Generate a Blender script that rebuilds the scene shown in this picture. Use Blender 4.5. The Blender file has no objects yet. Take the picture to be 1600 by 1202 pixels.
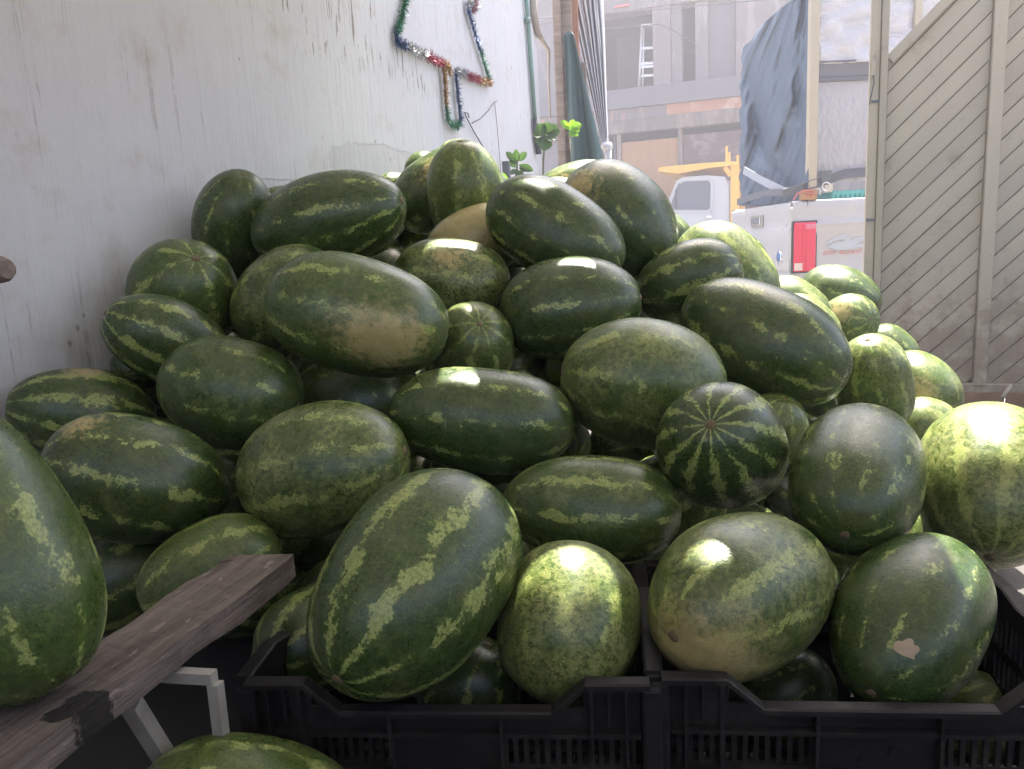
import bpy, bmesh, math, random
import numpy as np
from mathutils import Vector, Matrix
from mathutils.geometry import delaunay_2d_cdt
random.seed(7)
scene = bpy.context.scene
C = scene.collection

# ------------------------------------------------------------------ camera
F, CX, CY = 1200.0, 800.0, 601.0                # photograph pixels (1600 x 1202)
PITCH, ROLL, YAW = math.radians(10.2), math.radians(2.9), math.radians(20)
EYE = Vector((0, 0, 1.1))
_r0 = Vector((math.cos(YAW), math.sin(YAW), 0)); HD = Vector((-math.sin(YAW), math.cos(YAW), 0)); ZUP = Vector((0, 0, 1))
FW = HD*math.cos(PITCH) - ZUP*math.sin(PITCH); _u0 = HD*math.sin(PITCH) + ZUP*math.cos(PITCH)
RT = _r0*math.cos(ROLL) - _u0*math.sin(ROLL); UP = _r0*math.sin(ROLL) + _u0*math.cos(ROLL)
cam_d = bpy.data.cameras.new('camera'); cam = bpy.data.objects.new('camera', cam_d); C.objects.link(cam)
cam_d.sensor_width = 36; cam_d.sensor_fit = 'HORIZONTAL'; cam_d.lens = 27.0; cam_d.clip_start = .02; cam_d.clip_end = 2000
cam.matrix_world = Matrix(((RT.x, UP.x, -FW.x, EYE.x), (RT.y, UP.y, -FW.y, EYE.y), (RT.z, UP.z, -FW.z, EYE.z), (0, 0, 0, 1)))
scene.camera = cam

# ------------------------------------------------------------------ sky, sun, exposure
SUN_EL, SUN_AZ = math.radians(66), math.radians(-1.5)      # azimuth measured from +Y towards +X
SUN = Vector((math.cos(SUN_EL)*math.sin(SUN_AZ), math.cos(SUN_EL)*math.cos(SUN_AZ), math.sin(SUN_EL)))
w = bpy.data.worlds.new('World'); scene.world = w; w.use_nodes = True
nt = w.node_tree; nt.nodes.clear()
sky = nt.nodes.new('ShaderNodeTexSky'); sky.sky_type = 'NISHITA'; sky.sun_disc = False
sky.sun_elevation = SUN_EL; sky.sun_rotation = SUN_AZ; sky.dust_density = 5.0; sky.air_density = 1.0
bg = nt.nodes.new('ShaderNodeBackground'); bg.inputs[1].default_value = 0.10
wo = nt.nodes.new('ShaderNodeOutputWorld'); nt.links.new(sky.outputs[0], bg.inputs[0]); nt.links.new(bg.outputs[0], wo.inputs[0])
ld = bpy.data.lights.new('sun', 'SUN'); ld.energy = 5.0; ld.angle = math.radians(.4); ld.color = (1, .95, .86)
lo = bpy.data.objects.new('sun', ld); C.objects.link(lo); lo.rotation_euler = SUN.to_track_quat('Z', 'Y').to_euler(); lo.location = (0, 0, 30)
vs = scene.view_settings; vs.view_transform = 'Standard'; vs.look = 'None'; vs.gamma = 1; vs.exposure = 2.5
scene.render.engine = 'CYCLES'
cy = scene.cycles; cy.max_bounces = 6; cy.diffuse_bounces = 4; cy.glossy_bounces = 2; cy.transmission_bounces = 3; cy.volume_bounces = 0; cy.transparent_max_bounces = 4
cy.use_adaptive_sampling = True; cy.adaptive_threshold = .02; cy.use_denoising = True; cy.sample_clamp_indirect = 6; cy.caustics_reflective = False; cy.caustics_refractive = False

HAZE = .0082
# ------------------------------------------------------------------ pixel helpers (a pixel gives only a direction)
def ray(x, y): return RT*((x-CX)/F) + UP*((CY-y)/F) + FW
def P(x, y, d): return EYE + ray(x, y)*d
def hit(x, y, ax, c):
    r = ray(x, y); return EYE + r*((c-EYE[ax])/r[ax])
def hX(x, y, c): return hit(x, y, 0, c)
def hY(x, y, c): return hit(x, y, 1, c)
def hZ(x, y, c): return hit(x, y, 2, c)

# ------------------------------------------------------------------ object helpers
def link(name, me, mat=None, parent=None, label=None, cat=None, group=None, kind=None):
    o = bpy.data.objects.new(name, me); C.objects.link(o)
    if mat is not None and me is not None and not me.materials: me.materials.append(mat)
    if parent is not None: o.parent = parent
    tag(o, label, cat, group, kind); return o
def tag(o, label=None, cat=None, group=None, kind=None):
    for k, v in (('label', label), ('category', cat), ('group', group), ('kind', kind)):
        if v: o[k] = v
    return o
def empty(name, loc, rz=0, label=None, cat=None, group=None):
    o = bpy.data.objects.new(name, None); C.objects.link(o); o.location = loc; o.rotation_euler = (0, 0, rz); o.empty_display_size = .05
    return tag(o, label, cat, group)
def to_me(name, bm, smooth=False):
    bmesh.ops.recalc_face_normals(bm, faces=bm.faces[:])
    me = bpy.data.meshes.new(name); bm.to_mesh(me); bm.free()
    if smooth: me.shade_smooth()
    return me
def box_bm(bm, x0, x1, y0, y1, z0, z1, bev=0):
    vsx = [bm.verts.new(p) for p in ((x0,y0,z0),(x1,y0,z0),(x1,y1,z0),(x0,y1,z0),(x0,y0,z1),(x1,y0,z1),(x1,y1,z1),(x0,y1,z1))]
    fs = [bm.faces.new([vsx[i] for i in q]) for q in ((3,2,1,0),(4,5,6,7),(0,1,5,4),(1,2,6,5),(2,3,7,6),(3,0,4,7))]
    if bev:
        es = list({e for f in fs for e in f.edges})
        bmesh.ops.bevel(bm, geom=es, offset=bev, segments=2, affect='EDGES', profile=.5)
def box(name, x0, x1, y0, y1, z0, z1, mat, parent=None, bev=0, **k):
    bm = bmesh.new(); box_bm(bm, min(x0,x1), max(x0,x1), min(y0,y1), max(y0,y1), min(z0,z1), max(z0,z1), bev)
    return link(name, to_me(name, bm), mat, parent, **k)
def tube_bm(bm, pts, rad, seg=8, caps=True):
    pts = [Vector(p) for p in pts]; n = len(pts); rs = rad if isinstance(rad, (list, tuple)) else [rad]*n
    rings = []; prev = None
    for i, p in enumerate(pts):
        t = (pts[min(i+1, n-1)] - pts[max(i-1, 0)]).normalized()
        if prev is None: a = t.orthogonal().normalized()
        else:
            a = prev - t*prev.dot(t); a = a.normalized() if a.length > 1e-6 else t.orthogonal().normalized()
        prev = a; b = t.cross(a)
        rings.append([bm.verts.new(p + (a*math.cos(2*math.pi*k/seg) + b*math.sin(2*math.pi*k/seg))*rs[i]) for k in range(seg)])
    for r, s in zip(rings, rings[1:]):
        for k in range(seg): bm.faces.new((r[k], r[(k+1) % seg], s[(k+1) % seg], s[k]))
    if caps: bm.faces.new(rings[0][::-1]); bm.faces.new(rings[-1])
def tube(name, pts, rad, mat, parent=None, seg=8, **k):
    bm = bmesh.new(); tube_bm(bm, pts, rad, seg); return link(name, to_me(name, bm, True), mat, parent, **k)
def bar_bm(bm, a, b, wx, wz, side=None):
    """rectangular bar from a to b, wx across 'side', wz across the other"""
    a, b = Vector(a), Vector(b); t = (b-a).normalized(); s = Vector(side) if side else t.orthogonal()
    s = (s - t*s.dot(t)).normalized(); u = t.cross(s)
    v = [bm.verts.new(p + s*(i*wx/2) + u*(j*wz/2)) for p in (a, b) for i, j in ((-1,-1),(1,-1),(1,1),(-1,1))]
    for q in ((3,2,1,0),(4,5,6,7),(0,1,5,4),(1,2,6,5),(2,3,7,6),(3,0,4,7)): bm.faces.new([v[i] for i in q])
def bar(name, a, b, wx, wz, mat, parent=None, side=None, **k):
    bm = bmesh.new(); bar_bm(bm, a, b, wx, wz, side); return link(name, to_me(name, bm), mat, parent, **k)
def prism(name, pts, off, mat, parent=None, **k):
    """polygon (3-D points) extruded by vector off"""
    bm = bmesh.new(); off = Vector(off); a = [bm.verts.new(p) for p in pts]; b = [bm.verts.new(Vector(p)+off) for p in pts]
    n = len(pts); bm.faces.new(a); bm.faces.new(b[::-1])
    for i in range(n): bm.faces.new((a[i], b[i], b[(i+1) % n], a[(i+1) % n]))
    return link(name, to_me(name, bm), mat, parent, **k)
def grid_me(name, fn, nu, nv, smooth=True):
    vsx = [fn(i/nu, j/nv) for j in range(nv+1) for i in range(nu+1)]
    fs = [(j*(nu+1)+i, j*(nu+1)+i+1, (j+1)*(nu+1)+i+1, (j+1)*(nu+1)+i) for j in range(nv) for i in range(nu)]
    me = bpy.data.meshes.new(name); me.from_pydata([tuple(v) for v in vsx], [], fs)
    if smooth: me.shade_smooth()
    return me
def solid(o, t):
    m = o.modifiers.new('thick', 'SOLIDIFY'); m.thickness = t; m.offset = 0

# ------------------------------------------------------------------ materials
class NB:
    def __init__(s, name):
        s.m = bpy.data.materials.new(name); s.m.use_nodes = True; s.t = s.m.node_tree; s.t.nodes.clear()
        s.out = s.t.nodes.new('ShaderNodeOutputMaterial'); s.p = s.t.nodes.new('ShaderNodeBsdfPrincipled'); s.t.links.new(s.p.outputs[0], s.out.inputs[0])
        s.tc = s.t.nodes.new('ShaderNodeTexCoord'); s.obj = s.tc.outputs['Object']
    def L(s, v, inp):
        if hasattr(v, 'is_output') or isinstance(v, bpy.types.NodeSocket): s.t.links.new(v, inp)
        elif isinstance(v, (tuple, list)) and len(v) == 3 and inp.type == 'RGBA': inp.default_value = (*v, 1)
        else: inp.default_value = v
    def math(s, op, a, b=0.0, c=None, clamp=False):
        n = s.t.nodes.new('ShaderNodeMath'); n.operation = op; n.use_clamp = clamp; s.L(a, n.inputs[0]); s.L(b, n.inputs[1])
        if c is not None: s.L(c, n.inputs[2])
        return n.outputs[0]
    def vmath(s, op, a, b=(0, 0, 0)):
        n = s.t.nodes.new('ShaderNodeVectorMath'); n.operation = op; s.L(a, n.inputs[0])
        if b is not None: s.L(b, n.inputs[1])
        return n.outputs['Value'] if op in ('DOT_PRODUCT', 'LENGTH', 'DISTANCE') else n.outputs[0]
    def map(s, v, scale=(1, 1, 1), loc=(0, 0, 0), rot=(0, 0, 0)):
        n = s.t.nodes.new('ShaderNodeMapping'); s.L(v, n.inputs[0]); n.inputs['Scale'].default_value = scale; n.inputs['Location'].default_value = loc; n.inputs['Rotation'].default_value = rot
        return n.outputs[0]
    def noise(s, v, scale=5, detail=4, rough=.55, dist=0, color=False, w=None):
        n = s.t.nodes.new('ShaderNodeTexNoise')
        if w is not None: n.noise_dimensions = '4D'; s.L(w, n.inputs['W'])
        s.L(v, n.inputs['Vector']); n.inputs['Scale'].default_value = scale; n.inputs['Detail'].default_value = detail
        n.inputs['Roughness'].default_value = rough; n.inputs['Distortion'].default_value = dist
        return n.outputs['Color' if color else 'Fac']
    def voro(s, v, scale=5, feature='F1', out='Distance'):
        n = s.t.nodes.new('ShaderNodeTexVoronoi'); n.feature = feature; s.L(v, n.inputs['Vector']); n.inputs['Scale'].default_value = scale; return n.outputs[out]
    def ramp(s, f, a, b, to0=0.0, to1=1.0):
        n = s.t.nodes.new('ShaderNodeMapRange'); n.interpolation_type = 'SMOOTHSTEP'; s.L(f, n.inputs[0]); s.L(a, n.inputs[1]); s.L(b, n.inputs[2]); s.L(to0, n.inputs[3]); s.L(to1, n.inputs[4]); return n.outputs[0]
    def mix(s, f, a, b, mode='MIX'):
        n = s.t.nodes.new('ShaderNodeMix'); n.data_type = 'RGBA'; n.blend_type = mode; s.L(f, n.inputs[0]); s.L(a, n.inputs[6]); s.L(b, n.inputs[7]); return n.outputs[2]
    def sep(s, v):
        n = s.t.nodes.new('ShaderNodeSeparateXYZ'); s.L(v, n.inputs[0]); return n.outputs
    def comb(s, x, y, z):
        n = s.t.nodes.new('ShaderNodeCombineXYZ'); s.L(x, n.inputs[0]); s.L(y, n.inputs[1]); s.L(z, n.inputs[2]); return n.outputs[0]
    def attr(s, name, vec=False):
        n = s.t.nodes.new('ShaderNodeAttribute'); n.attribute_type = 'OBJECT'; n.attribute_name = name; return n.outputs['Vector' if vec else 'Fac']
    def rnd(s):
        return s.t.nodes.new('ShaderNodeObjectInfo').outputs['Random']
    def bump(s, h, strength=.3, dist=.01):
        n = s.t.nodes.new('ShaderNodeBump'); n.inputs['Strength'].default_value = strength; n.inputs['Distance'].default_value = dist; s.L(h, n.inputs['Height']); s.t.links.new(n.outputs[0], s.p.inputs['Normal'])
    def set(s, col=None, rough=None, metal=None, spec=None, **k):
        for nm, v in (('Base Color', col), ('Roughness', rough), ('Metallic', metal), ('Specular IOR Level', spec)):
            if v is not None: s.L(v, s.p.inputs[nm])
        for nm, v in k.items(): s.L(v, s.p.inputs[nm.replace('_', ' ')])
        return s.m

def basic(name, col, rough=.6, var=.25, scale=6, bump=.0, metal=0, dirt=None, dirt_amt=.5, spec=.5, stretch=(1, 1, 1)):
    b = NB(name); v = b.map(b.obj, stretch); n = b.noise(v, scale, 6, .6)
    c2 = tuple(min(1, c*(1+var)) for c in col); c1 = tuple(c*(1-var) for c in col)
    colr = b.mix(n, c1, c2)
    if dirt: colr = b.mix(b.math('MULTIPLY', b.ramp(b.noise(v, scale*.6, 8, .7), .48, .68), dirt_amt), colr, dirt)
    if bump: b.bump(b.noise(v, scale*6, 6, .65), bump, .004)
    r = b.math('ADD', b.math('MULTIPLY', n, .25), rough-.12)
    return b.set(colr, r, metal, spec)

def melon_material():
    b = NB('watermelon_rind'); o = b.obj
    seed = b.attr('seed'); tone = b.attr('tone'); stripe = b.attr('stripe'); pale = b.attr('pale'); spot = b.attr('spot'); sp = b.attr('spot_at', True); ns = b.attr('bands')
    x, y, z = b.sep(o)
    p = b.vmath('ADD', b.map(o, (1, 1, 1.4)), b.comb(b.math('MULTIPLY', seed, 37.1), b.math('MULTIPLY', seed, 11.7), b.math('MULTIPLY', seed, 23.3)))
    rxy = b.math('SQRT', b.math('ADD', b.math('MULTIPLY', x, x), b.math('MULTIPLY', y, y)))
    calm = b.ramp(rxy, .05, .6)                                   # the bands run straight near the poles
    ang = b.math('ARCTAN2', y, x)
    warp = b.math('MULTIPLY', b.math('SUBTRACT', b.noise(p, 2.6, 3, .6), .5), b.math('MULTIPLY', calm, .40))
    warp2 = b.math('MULTIPLY', b.math('SUBTRACT', b.noise(p, 9, 4, .65), .5), b.math('MULTIPLY', calm, .36))
    a2 = b.math('MULTIPLY', b.math('ADD', ang, b.math('ADD', warp, warp2)), ns)
    s = b.math('SINE', a2)
    fine = b.math('SUBTRACT', b.noise(p, 26, 4, .7), .5); mid = b.math('SUBTRACT', b.noise(p, 7.5, 4, .6), .5); brk = b.math('SUBTRACT', b.noise(b.map(p, (1, 1, 1)), 3.1, 2, .5), .5)
    e = b.math('ADD', s, b.math('ADD', b.math('MULTIPLY', fine, 1.35), b.math('ADD', b.math('MULTIPLY', mid, b.math('MULTIPLY', calm, 1.1)), b.math('MULTIPLY', brk, b.math('MULTIPLY', calm, 2.5)))))
    th = b.math('SUBTRACT', 1.42, b.math('MULTIPLY', stripe, .92))
    band = b.ramp(e, th, b.math('ADD', th, .24))
    halo = b.ramp(e, b.math('SUBTRACT', th, .75), b.math('ADD', th, .25))
    net = b.ramp(b.voro(b.vmath('ADD', p, b.vmath('SCALE', b.noise(p, 6, 3, .6, color=True), None)), 15, 'DISTANCE_TO_EDGE'), .0, .16)
    marb = b.noise(p, 12, 5, .75, .4)
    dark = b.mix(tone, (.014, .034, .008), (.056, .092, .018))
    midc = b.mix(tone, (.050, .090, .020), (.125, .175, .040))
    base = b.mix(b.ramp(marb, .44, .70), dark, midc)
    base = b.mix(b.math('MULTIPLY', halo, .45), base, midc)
    vein = b.ramp(b.voro(b.vmath('ADD', p, b.vmath('MULTIPLY', b.noise(p, 11, 2, .7, color=True), (.35, .35, .35))), 9, 'DISTANCE_TO_EDGE'), .0, .075, 1.0, 0.0)
    base = b.mix(b.math('MULTIPLY', b.math('MULTIPLY', vein, b.ramp(b.noise(p, 3.3, 3, .6), .42, .62)), .38), base, (.13, .165, .045))
    n48 = b.noise(p, 48, 3, .7)
    base = b.mix(b.math('MULTIPLY', b.ramp(n48, .52, .72), .35), base, (.09, .115, .03))
    base = b.mix(b.math('MULTIPLY', b.ramp(b.noise(p, 2.0, 3, .65), .50, .72), .35), base, (.105, .10, .03))
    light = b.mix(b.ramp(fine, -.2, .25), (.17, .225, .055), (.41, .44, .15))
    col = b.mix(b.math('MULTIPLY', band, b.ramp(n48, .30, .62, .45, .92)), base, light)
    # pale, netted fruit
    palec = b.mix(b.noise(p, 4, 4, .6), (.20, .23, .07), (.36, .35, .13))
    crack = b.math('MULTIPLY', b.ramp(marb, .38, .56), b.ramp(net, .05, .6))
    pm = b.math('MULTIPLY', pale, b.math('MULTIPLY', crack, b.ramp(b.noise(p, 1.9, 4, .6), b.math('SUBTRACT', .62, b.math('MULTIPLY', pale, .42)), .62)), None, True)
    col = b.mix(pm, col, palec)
    # ground spot where it lay on the soil
    dist = b.vmath('DISTANCE', o, sp)
    sm = b.ramp(b.math('ADD', dist, b.math('ADD', b.math('MULTIPLY', mid, 1.1), b.math('MULTIPLY', fine, .75))), b.math('MULTIPLY', spot, .3), b.math('MULTIPLY', spot, 1.15), 1.0, 0.0)
    sm = b.math('MULTIPLY', sm, b.math('MINIMUM', 1.0, b.math('MULTIPLY', spot, 5.0)))
    col = b.mix(b.math('MULTIPLY', sm, .80), col, b.mix(b.noise(p, 5, 5, .6), (.26, .20, .075), (.54, .43, .20)))
    # scuffs, sap and dust
    scr = b.ramp(b.noise(b.map(p, (1, 1, 7), (3, 1, 2), (.4, .9, 0)), 5, 3, .5), .69, .73)
    col = b.mix(b.math('MULTIPLY', scr, .45), col, (.34, .29, .16))
    spk = b.ramp(b.voro(p, 19), .035, .075, 1.0, 0.0)
    col = b.mix(b.math('MULTIPLY', b.math('MULTIPLY', spk, b.ramp(b.noise(p, 3, 2), .5, .6)), .7), col, (.045, .03, .012))
    dust = b.ramp(b.noise(p, 2.2, 4, .7), .45, .8)
    col = b.mix(b.math('MULTIPLY', dust, .08), col, (.42, .40, .33))
    rough = b.math('ADD', .28, b.math('ADD', b.math('MULTIPLY', dust, .22), b.math('ADD', b.math('MULTIPLY', fine, .2), b.math('MULTIPLY', pm, .12))))
    hgt = b.math('ADD', b.math('MULTIPLY', marb, .5), b.math('MULTIPLY', b.noise(p, 38, 3), .6))
    b.bump(hgt, .12, .010)
    return b.set(col, rough, 0, .5)
M = {}
M['melon'] = melon_material()
M['scar'] = basic('stem_cork', (0.150, 0.112, 0.060), .8, .4, 30, .4)
M['scab'] = basic('dry_scab', (.52, .40, .28), .8, .2, 20, .3)

def wall_material():
    b = NB('limewashed_wall'); o = b.obj; x, y, z = b.sep(o)
    st = b.noise(b.map(o, (1, 26, 1.1)), 1.6, 8, .68); st2 = b.noise(b.map(o, (1, 38, 1.5)), 1.5, 8, .72, .35); area = b.ramp(b.noise(b.map(o, (1, 1.6, .5)), 1.5, 4, .6), .35, .65, .25, 1.0); big = b.noise(o, 1.1, 5, .6)
    g = b.noise(o, 22, 6, .7)
    col = b.mix(big, (.545, .545, .57), (.62, .615, .63))
    col = b.mix(b.math('MULTIPLY', b.ramp(st2, .60, .72), .28), col, (.40, .39, .38))
    # vertical hairlines where the lime has cracked off
    hl = b.ramp(b.noise(b.map(o, (1, 30, .8)), 2.1, 5, .62, .4), .63, .665)
    col = b.mix(b.math('MULTIPLY', b.math('MULTIPLY', hl, b.ramp(b.noise(o, 14, 4, .7), .42, .60)), .42), col, (.24, .22, .20))
    # flaked strip around the tinsel: long vertical flakes
    def blob(c, ry, rz):
        q = b.comb(0.0, b.math('DIVIDE', b.math('SUBTRACT', y, c[1]), ry), b.math('DIVIDE', b.math('SUBTRACT', z, c[2]), rz))
        return b.ramp(b.vmath('LENGTH', q, None), .55, 1.1, 1.0, 0.0)
    f1 = blob(hX(560, 45, WX), .62, .17); f2 = blob(hX(662, 105, WX), .42, .16); f3 = blob(hX(470, 20, WX), .30, .16)
    fm = b.math('MAXIMUM', f1, b.math('MAXIMUM', f2, f3))
    fl = b.noise(b.map(o, (1, 17, 2.4)), 2.6, 4, .6, .15)
    flk = b.math('MULTIPLY', b.ramp(fl, .60, .625), fm)
    col = b.mix(b.math('MULTIPLY', flk, .85), col, b.mix(g, (.17, .145, .12), (.30, .27, .23)))
    # bare cement patch above the heap; grime thickened low down as painted light falloff
    pt = b.math('MAXIMUM', blob(hX(600, 262, WX), .55, .12), b.math('MAXIMUM', blob(hX(583, 240, WX), .10, .05), blob(hX(470, 300, WX), .5, .05)))
    pm = b.ramp(b.math('ADD', pt, b.math('MULTIPLY', b.math('SUBTRACT', b.noise(o, 9, 7, .7), .5), 1.5)), .55, .80)
    pm = b.math('MULTIPLY', pm, b.ramp(pt, .02, .2))
    col = b.mix(b.math('MULTIPLY', pm, b.math('MULTIPLY', b.noise(o, 6, 6, .7), .55)), col, b.mix(g, (.26, .245, .25), (.46, .44, .44)))
    low = b.ramp(z, 1.25, .55); gr = b.math('MULTIPLY', b.ramp(b.math('ADD', b.noise(o, 5, 7, .7), b.math('MULTIPLY', low, .18)), .52, .74), .45)
    col = b.mix(gr, col, (.42, .37, .30))
    sp = b.ramp(b.voro(b.map(o, (1, 9, 6)), 1.6), .06, .10, 1.0, 0.0)
    col = b.mix(b.math('MULTIPLY', b.math('MULTIPLY', sp, b.ramp(b.noise(o, 3), .52, .58)), .7), col, (.24, .21, .18))
    h = b.math('ADD', b.math('MULTIPLY', st, .8), b.math('ADD', b.math('MULTIPLY', b.math('MULTIPLY', st2, area), 1.0), b.math('ADD', b.math('MULTIPLY', g, .55), b.math('MULTIPLY', b.math('ADD', flk, b.math('ADD', hl, pm)), -.35))))
    b.bump(h, .52, .014)
    return b.set(col, .85, 0, .25)
WX = -1.61
M['wall'] = wall_material()
M['concrete'] = basic('concrete_floor', (.055, .050, .047), .85, .25, 4, .4, dirt=(.07, .06, .05))
M['asphalt'] = basic('asphalt', (.075, .073, .072), .9, .25, 9, .5)
M['pave'] = basic('pavement', (.34, .32, .30), .9, .2, 5, .4, dirt=(.16, .14, .12))
M['earth'] = basic('dry_earth', (.22, .18, .13), .95, .25, 3, .3)
b_ = NB('white_translucent_sheet'); b_.set(b_.mix(b_.noise(b_.obj, 3, 5), (.60, .58, .55), (.70, .68, .65)), .6, 0, .3)
_tr = b_.t.nodes.new('ShaderNodeBsdfTranslucent'); _tr.inputs[0].default_value = (.62, .60, .56, 1); _mx = b_.t.nodes.new('ShaderNodeMixShader'); _mx.inputs[0].default_value = .095  # translucent share added for even fill light under the roof
b_.t.links.new(b_.p.outputs[0], _mx.inputs[1]); b_.t.links.new(_tr.outputs[0], _mx.inputs[2]); b_.t.links.new(_mx.outputs[0], b_.out.inputs[0]); M['roof'] = b_.m
M['brick_wall'] = basic('grey_plaster', (.42, .40, .40), .9, .18, 2, .3)
M['crate'] = basic('black_plastic', (0.013, 0.011, 0.011), .6, .4, 8, .12, dirt=(.075, .065, .058), dirt_amt=.6, spec=.3)
M['tealcrate'] = basic('teal_plastic', (.05, .26, .27), .5, .2, 8)
def wood_material(name, c1, c2, sc=1.0, stain=True):
    b = NB(name); o = b.obj
    v = b.map(o, (2.2*sc, 22*sc, 22*sc)); g = b.noise(v, 1.6, 8, .68, .5); f = b.noise(b.map(o, (6*sc, 90*sc, 90*sc)), 1.5, 4, .7)
    col = b.mix(b.ramp(g, .3, .7), c1, c2); col = b.mix(b.math('MULTIPLY', b.ramp(f, .55, .75), .4), col, tuple(c*.35 for c in c1))
    if stain: col = b.mix(b.math('MULTIPLY', b.ramp(b.noise(o, 9, 6, .7), .54, .72), .45), col, tuple(c*.4 for c in c1))
    b.bump(b.math('ADD', g, b.math('MULTIPLY', f, .6)), .55, .004)
    return b.set(col, .75, 0, .3)
M['plank'] = wood_material('weathered_plank', (.11, .082, .068), (.27, .21, .18))
M['char'] = basic('charred_knot', (.012, .010, .009), .9, .6, 60, .9)
M['post'] = wood_material('brown_board', (.19, .145, .125), (.31, .25, .215), .5)
M['ply'] = basic('plywood', (0.360, 0.194, 0.090), .8, .12, 2, .1, stretch=(6, 1, .6), dirt=(.28, .15, .08), dirt_amt=.4)
M['brownpanel'] = basic('brown_panel', (0.116, 0.079, 0.074), .85, .3, 3, .2, dirt=(.40, .33, .32), dirt_amt=.45)
M['steel'] = basic('white_painted_steel', (0.300, 0.285, 0.255), .45, .15, 14, .1, dirt=(.20, .15, .11), dirt_amt=.6)
M['darksteel'] = basic('blue_grey_steel', (.10, .11, .13), .5, .2, 10)
def gate_material(name, base):
    b = NB(name); o = b.obj; x, y, z = b.sep(o)
    n = b.math('ADD', b.math('MULTIPLY', b.noise(o, 2.2, 6, .6), .55), b.math('MULTIPLY', b.rnd(), .45)); col = b.mix(n, tuple(c*.74 for c in base), tuple(min(1, c*1.14) for c in base))
    low = b.ramp(z, 1.15, .25)
    d = b.ramp(b.math('ADD', b.noise(o, 6, 8, .72), b.math('MULTIPLY', low, .20)), .55, .78)
    col = b.mix(b.math('MULTIPLY', d, .72), col, (.21, .15, .10))
    ch = b.ramp(b.noise(o, 28, 4, .6), .70, .73); col = b.mix(b.math('MULTIPLY', ch, .7), col, (.12, .08, .06))
    drip = b.ramp(b.noise(b.map(o, (30, 30, 1.2)), 1.4, 5, .6), .60, .78); col = b.mix(b.math('MULTIPLY', drip, .18), col, (.25, .20, .15))
    b.bump(b.noise(o, 40, 5, .6), .18, .003)
    return b.set(col, .55, 0, .4)
M['gate'] = gate_material('beige_gate_paint', (.42, .365, .27))
M['rust'] = basic('rusty_sheet', (.17, .115, .09), .85, .35, 6, .3, dirt=(.32, .27, .23), dirt_amt=.5)
M['van'] = basic('white_car_paint', (0.424, 0.412, 0.408), .3, .04, 2, 0, dirt=(.62, .57, .52), dirt_amt=.35)
M['white'] = basic('white_paint', (0.471, 0.471, 0.471), .4, .05, 3)
M['yellow'] = basic('yellow_paint', (.80, .42, .06), .5, .12, 4, 0, dirt=(.50, .26, .07), dirt_amt=.4)
M['black'] = basic('black_rubber', (.02, .02, .022), .7, .3, 8)
M['chrome'] = basic('chrome', (.6, .6, .62), .2, .1, 4, 0, 1.0)
b_ = NB('dark_glass'); M['glass'] = b_.set((.06, .08, .11), .08, 0, .6)
b_ = NB('red_lens'); rib = b_.noise(b_.map(b_.obj, (1, 60, 60)), 2, 2); M['lens'] = b_.set(b_.mix(rib, (.55, .015, .05), (.72, .04, .10)), .18, 0, .6)
M['lensw'] = basic('clear_lens', (.62, .50, .46), .2, .1, 20)
M['lensp'] = basic('pink_lens', (.62, .16, .24), .2, .1, 20)
M['badge'] = basic('blue_badge', (.06, .16, .38), .25, .1, 30)
M['decal'] = basic('grey_decal', (.40, .43, .47), .4, .15, 30)
M['redprint'] = basic('red_print', (.62, .16, .15), .5, .1, 30)
def tarp_material(name, c1, c2):
    b = NB(name); o = b.obj; n = b.noise(o, 3.2, 6, .65); col = b.mix(n, c1, c2)
    wv = b.noise(b.map(o, (1, 1, .4)), 7, 5, .6, .6); b.bump(b.math('ADD', wv, b.math('MULTIPLY', b.noise(o, 140, 2), .08)), .5, .03)
    return b.set(col, b.math('ADD', .38, b.math('MULTIPLY', n, .25)), 0, .45)
M['tarp'] = tarp_material('blue_grey_tarp', (.036, .062, .098), (.075, .115, .165))
M['greentarp'] = tarp_material('dark_green_tarp', (.035, .075, .075), (.065, .12, .12))
M['hem'] = basic('tarp_hem', (.10, .105, .12), .6, .2, 10)
M['strap'] = basic('grey_strap', (.30, .32, .36), .6, .15, 20)
b_ = NB('crinkled_plastic'); n_ = b_.noise(b_.map(b_.obj, (1, 1, 2.2), (0, 0, 0), (0, .35, 0)), 5, 7, .6, 1.2); b_.bump(n_, .9, .05)
M['plastic'] = b_.set(b_.mix(n_, (.42, .41, .44), (.62, .61, .64)), .22, 0, .6)
b_ = NB('embossed_panel'); n_ = b_.voro(b_.map(b_.obj, (1, 1, .6), (0, 0, 0), (0, .7, 0)), 26); b_.bump(n_, .5, .02)
M['emboss'] = b_.set(b_.mix(b_.noise(b_.obj, 2.5, 6, .65), (.27, .26, .28), (.42, .41, .43)), .4, 0, .5)
M['curtain'] = basic('white_striped_curtain', (0.608, 0.616, 0.640), .7, .06, 3)
M['curtaindark'] = basic('slate_curtain_stripe', (.58, .58, .62), .7, .1, 3)
M['plaster_l'] = basic('pale_plaster', (0.162, 0.154, 0.160), .9, .14, 1.2, .3, dirt=(.40, .36, .37), dirt_amt=.5, stretch=(2.4, 1, .6))
M['plaster_p'] = basic('pinkish_plaster', (0.178, 0.157, 0.160), .9, .12, 1.5, .3, dirt=(.46, .40, .42), dirt_amt=.5, stretch=(2.4, 1, .6))
M['bandc'] = basic('lavender_grey_paint', (0.139, 0.136, 0.151), .85, .07, 1.2, .1)
M['beam'] = basic('tan_beam', (0.136, 0.118, 0.107), .9, .12, 2, .2, dirt=(.34, .27, .22), dirt_amt=.5, stretch=(2.4, 1, .6))
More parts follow.
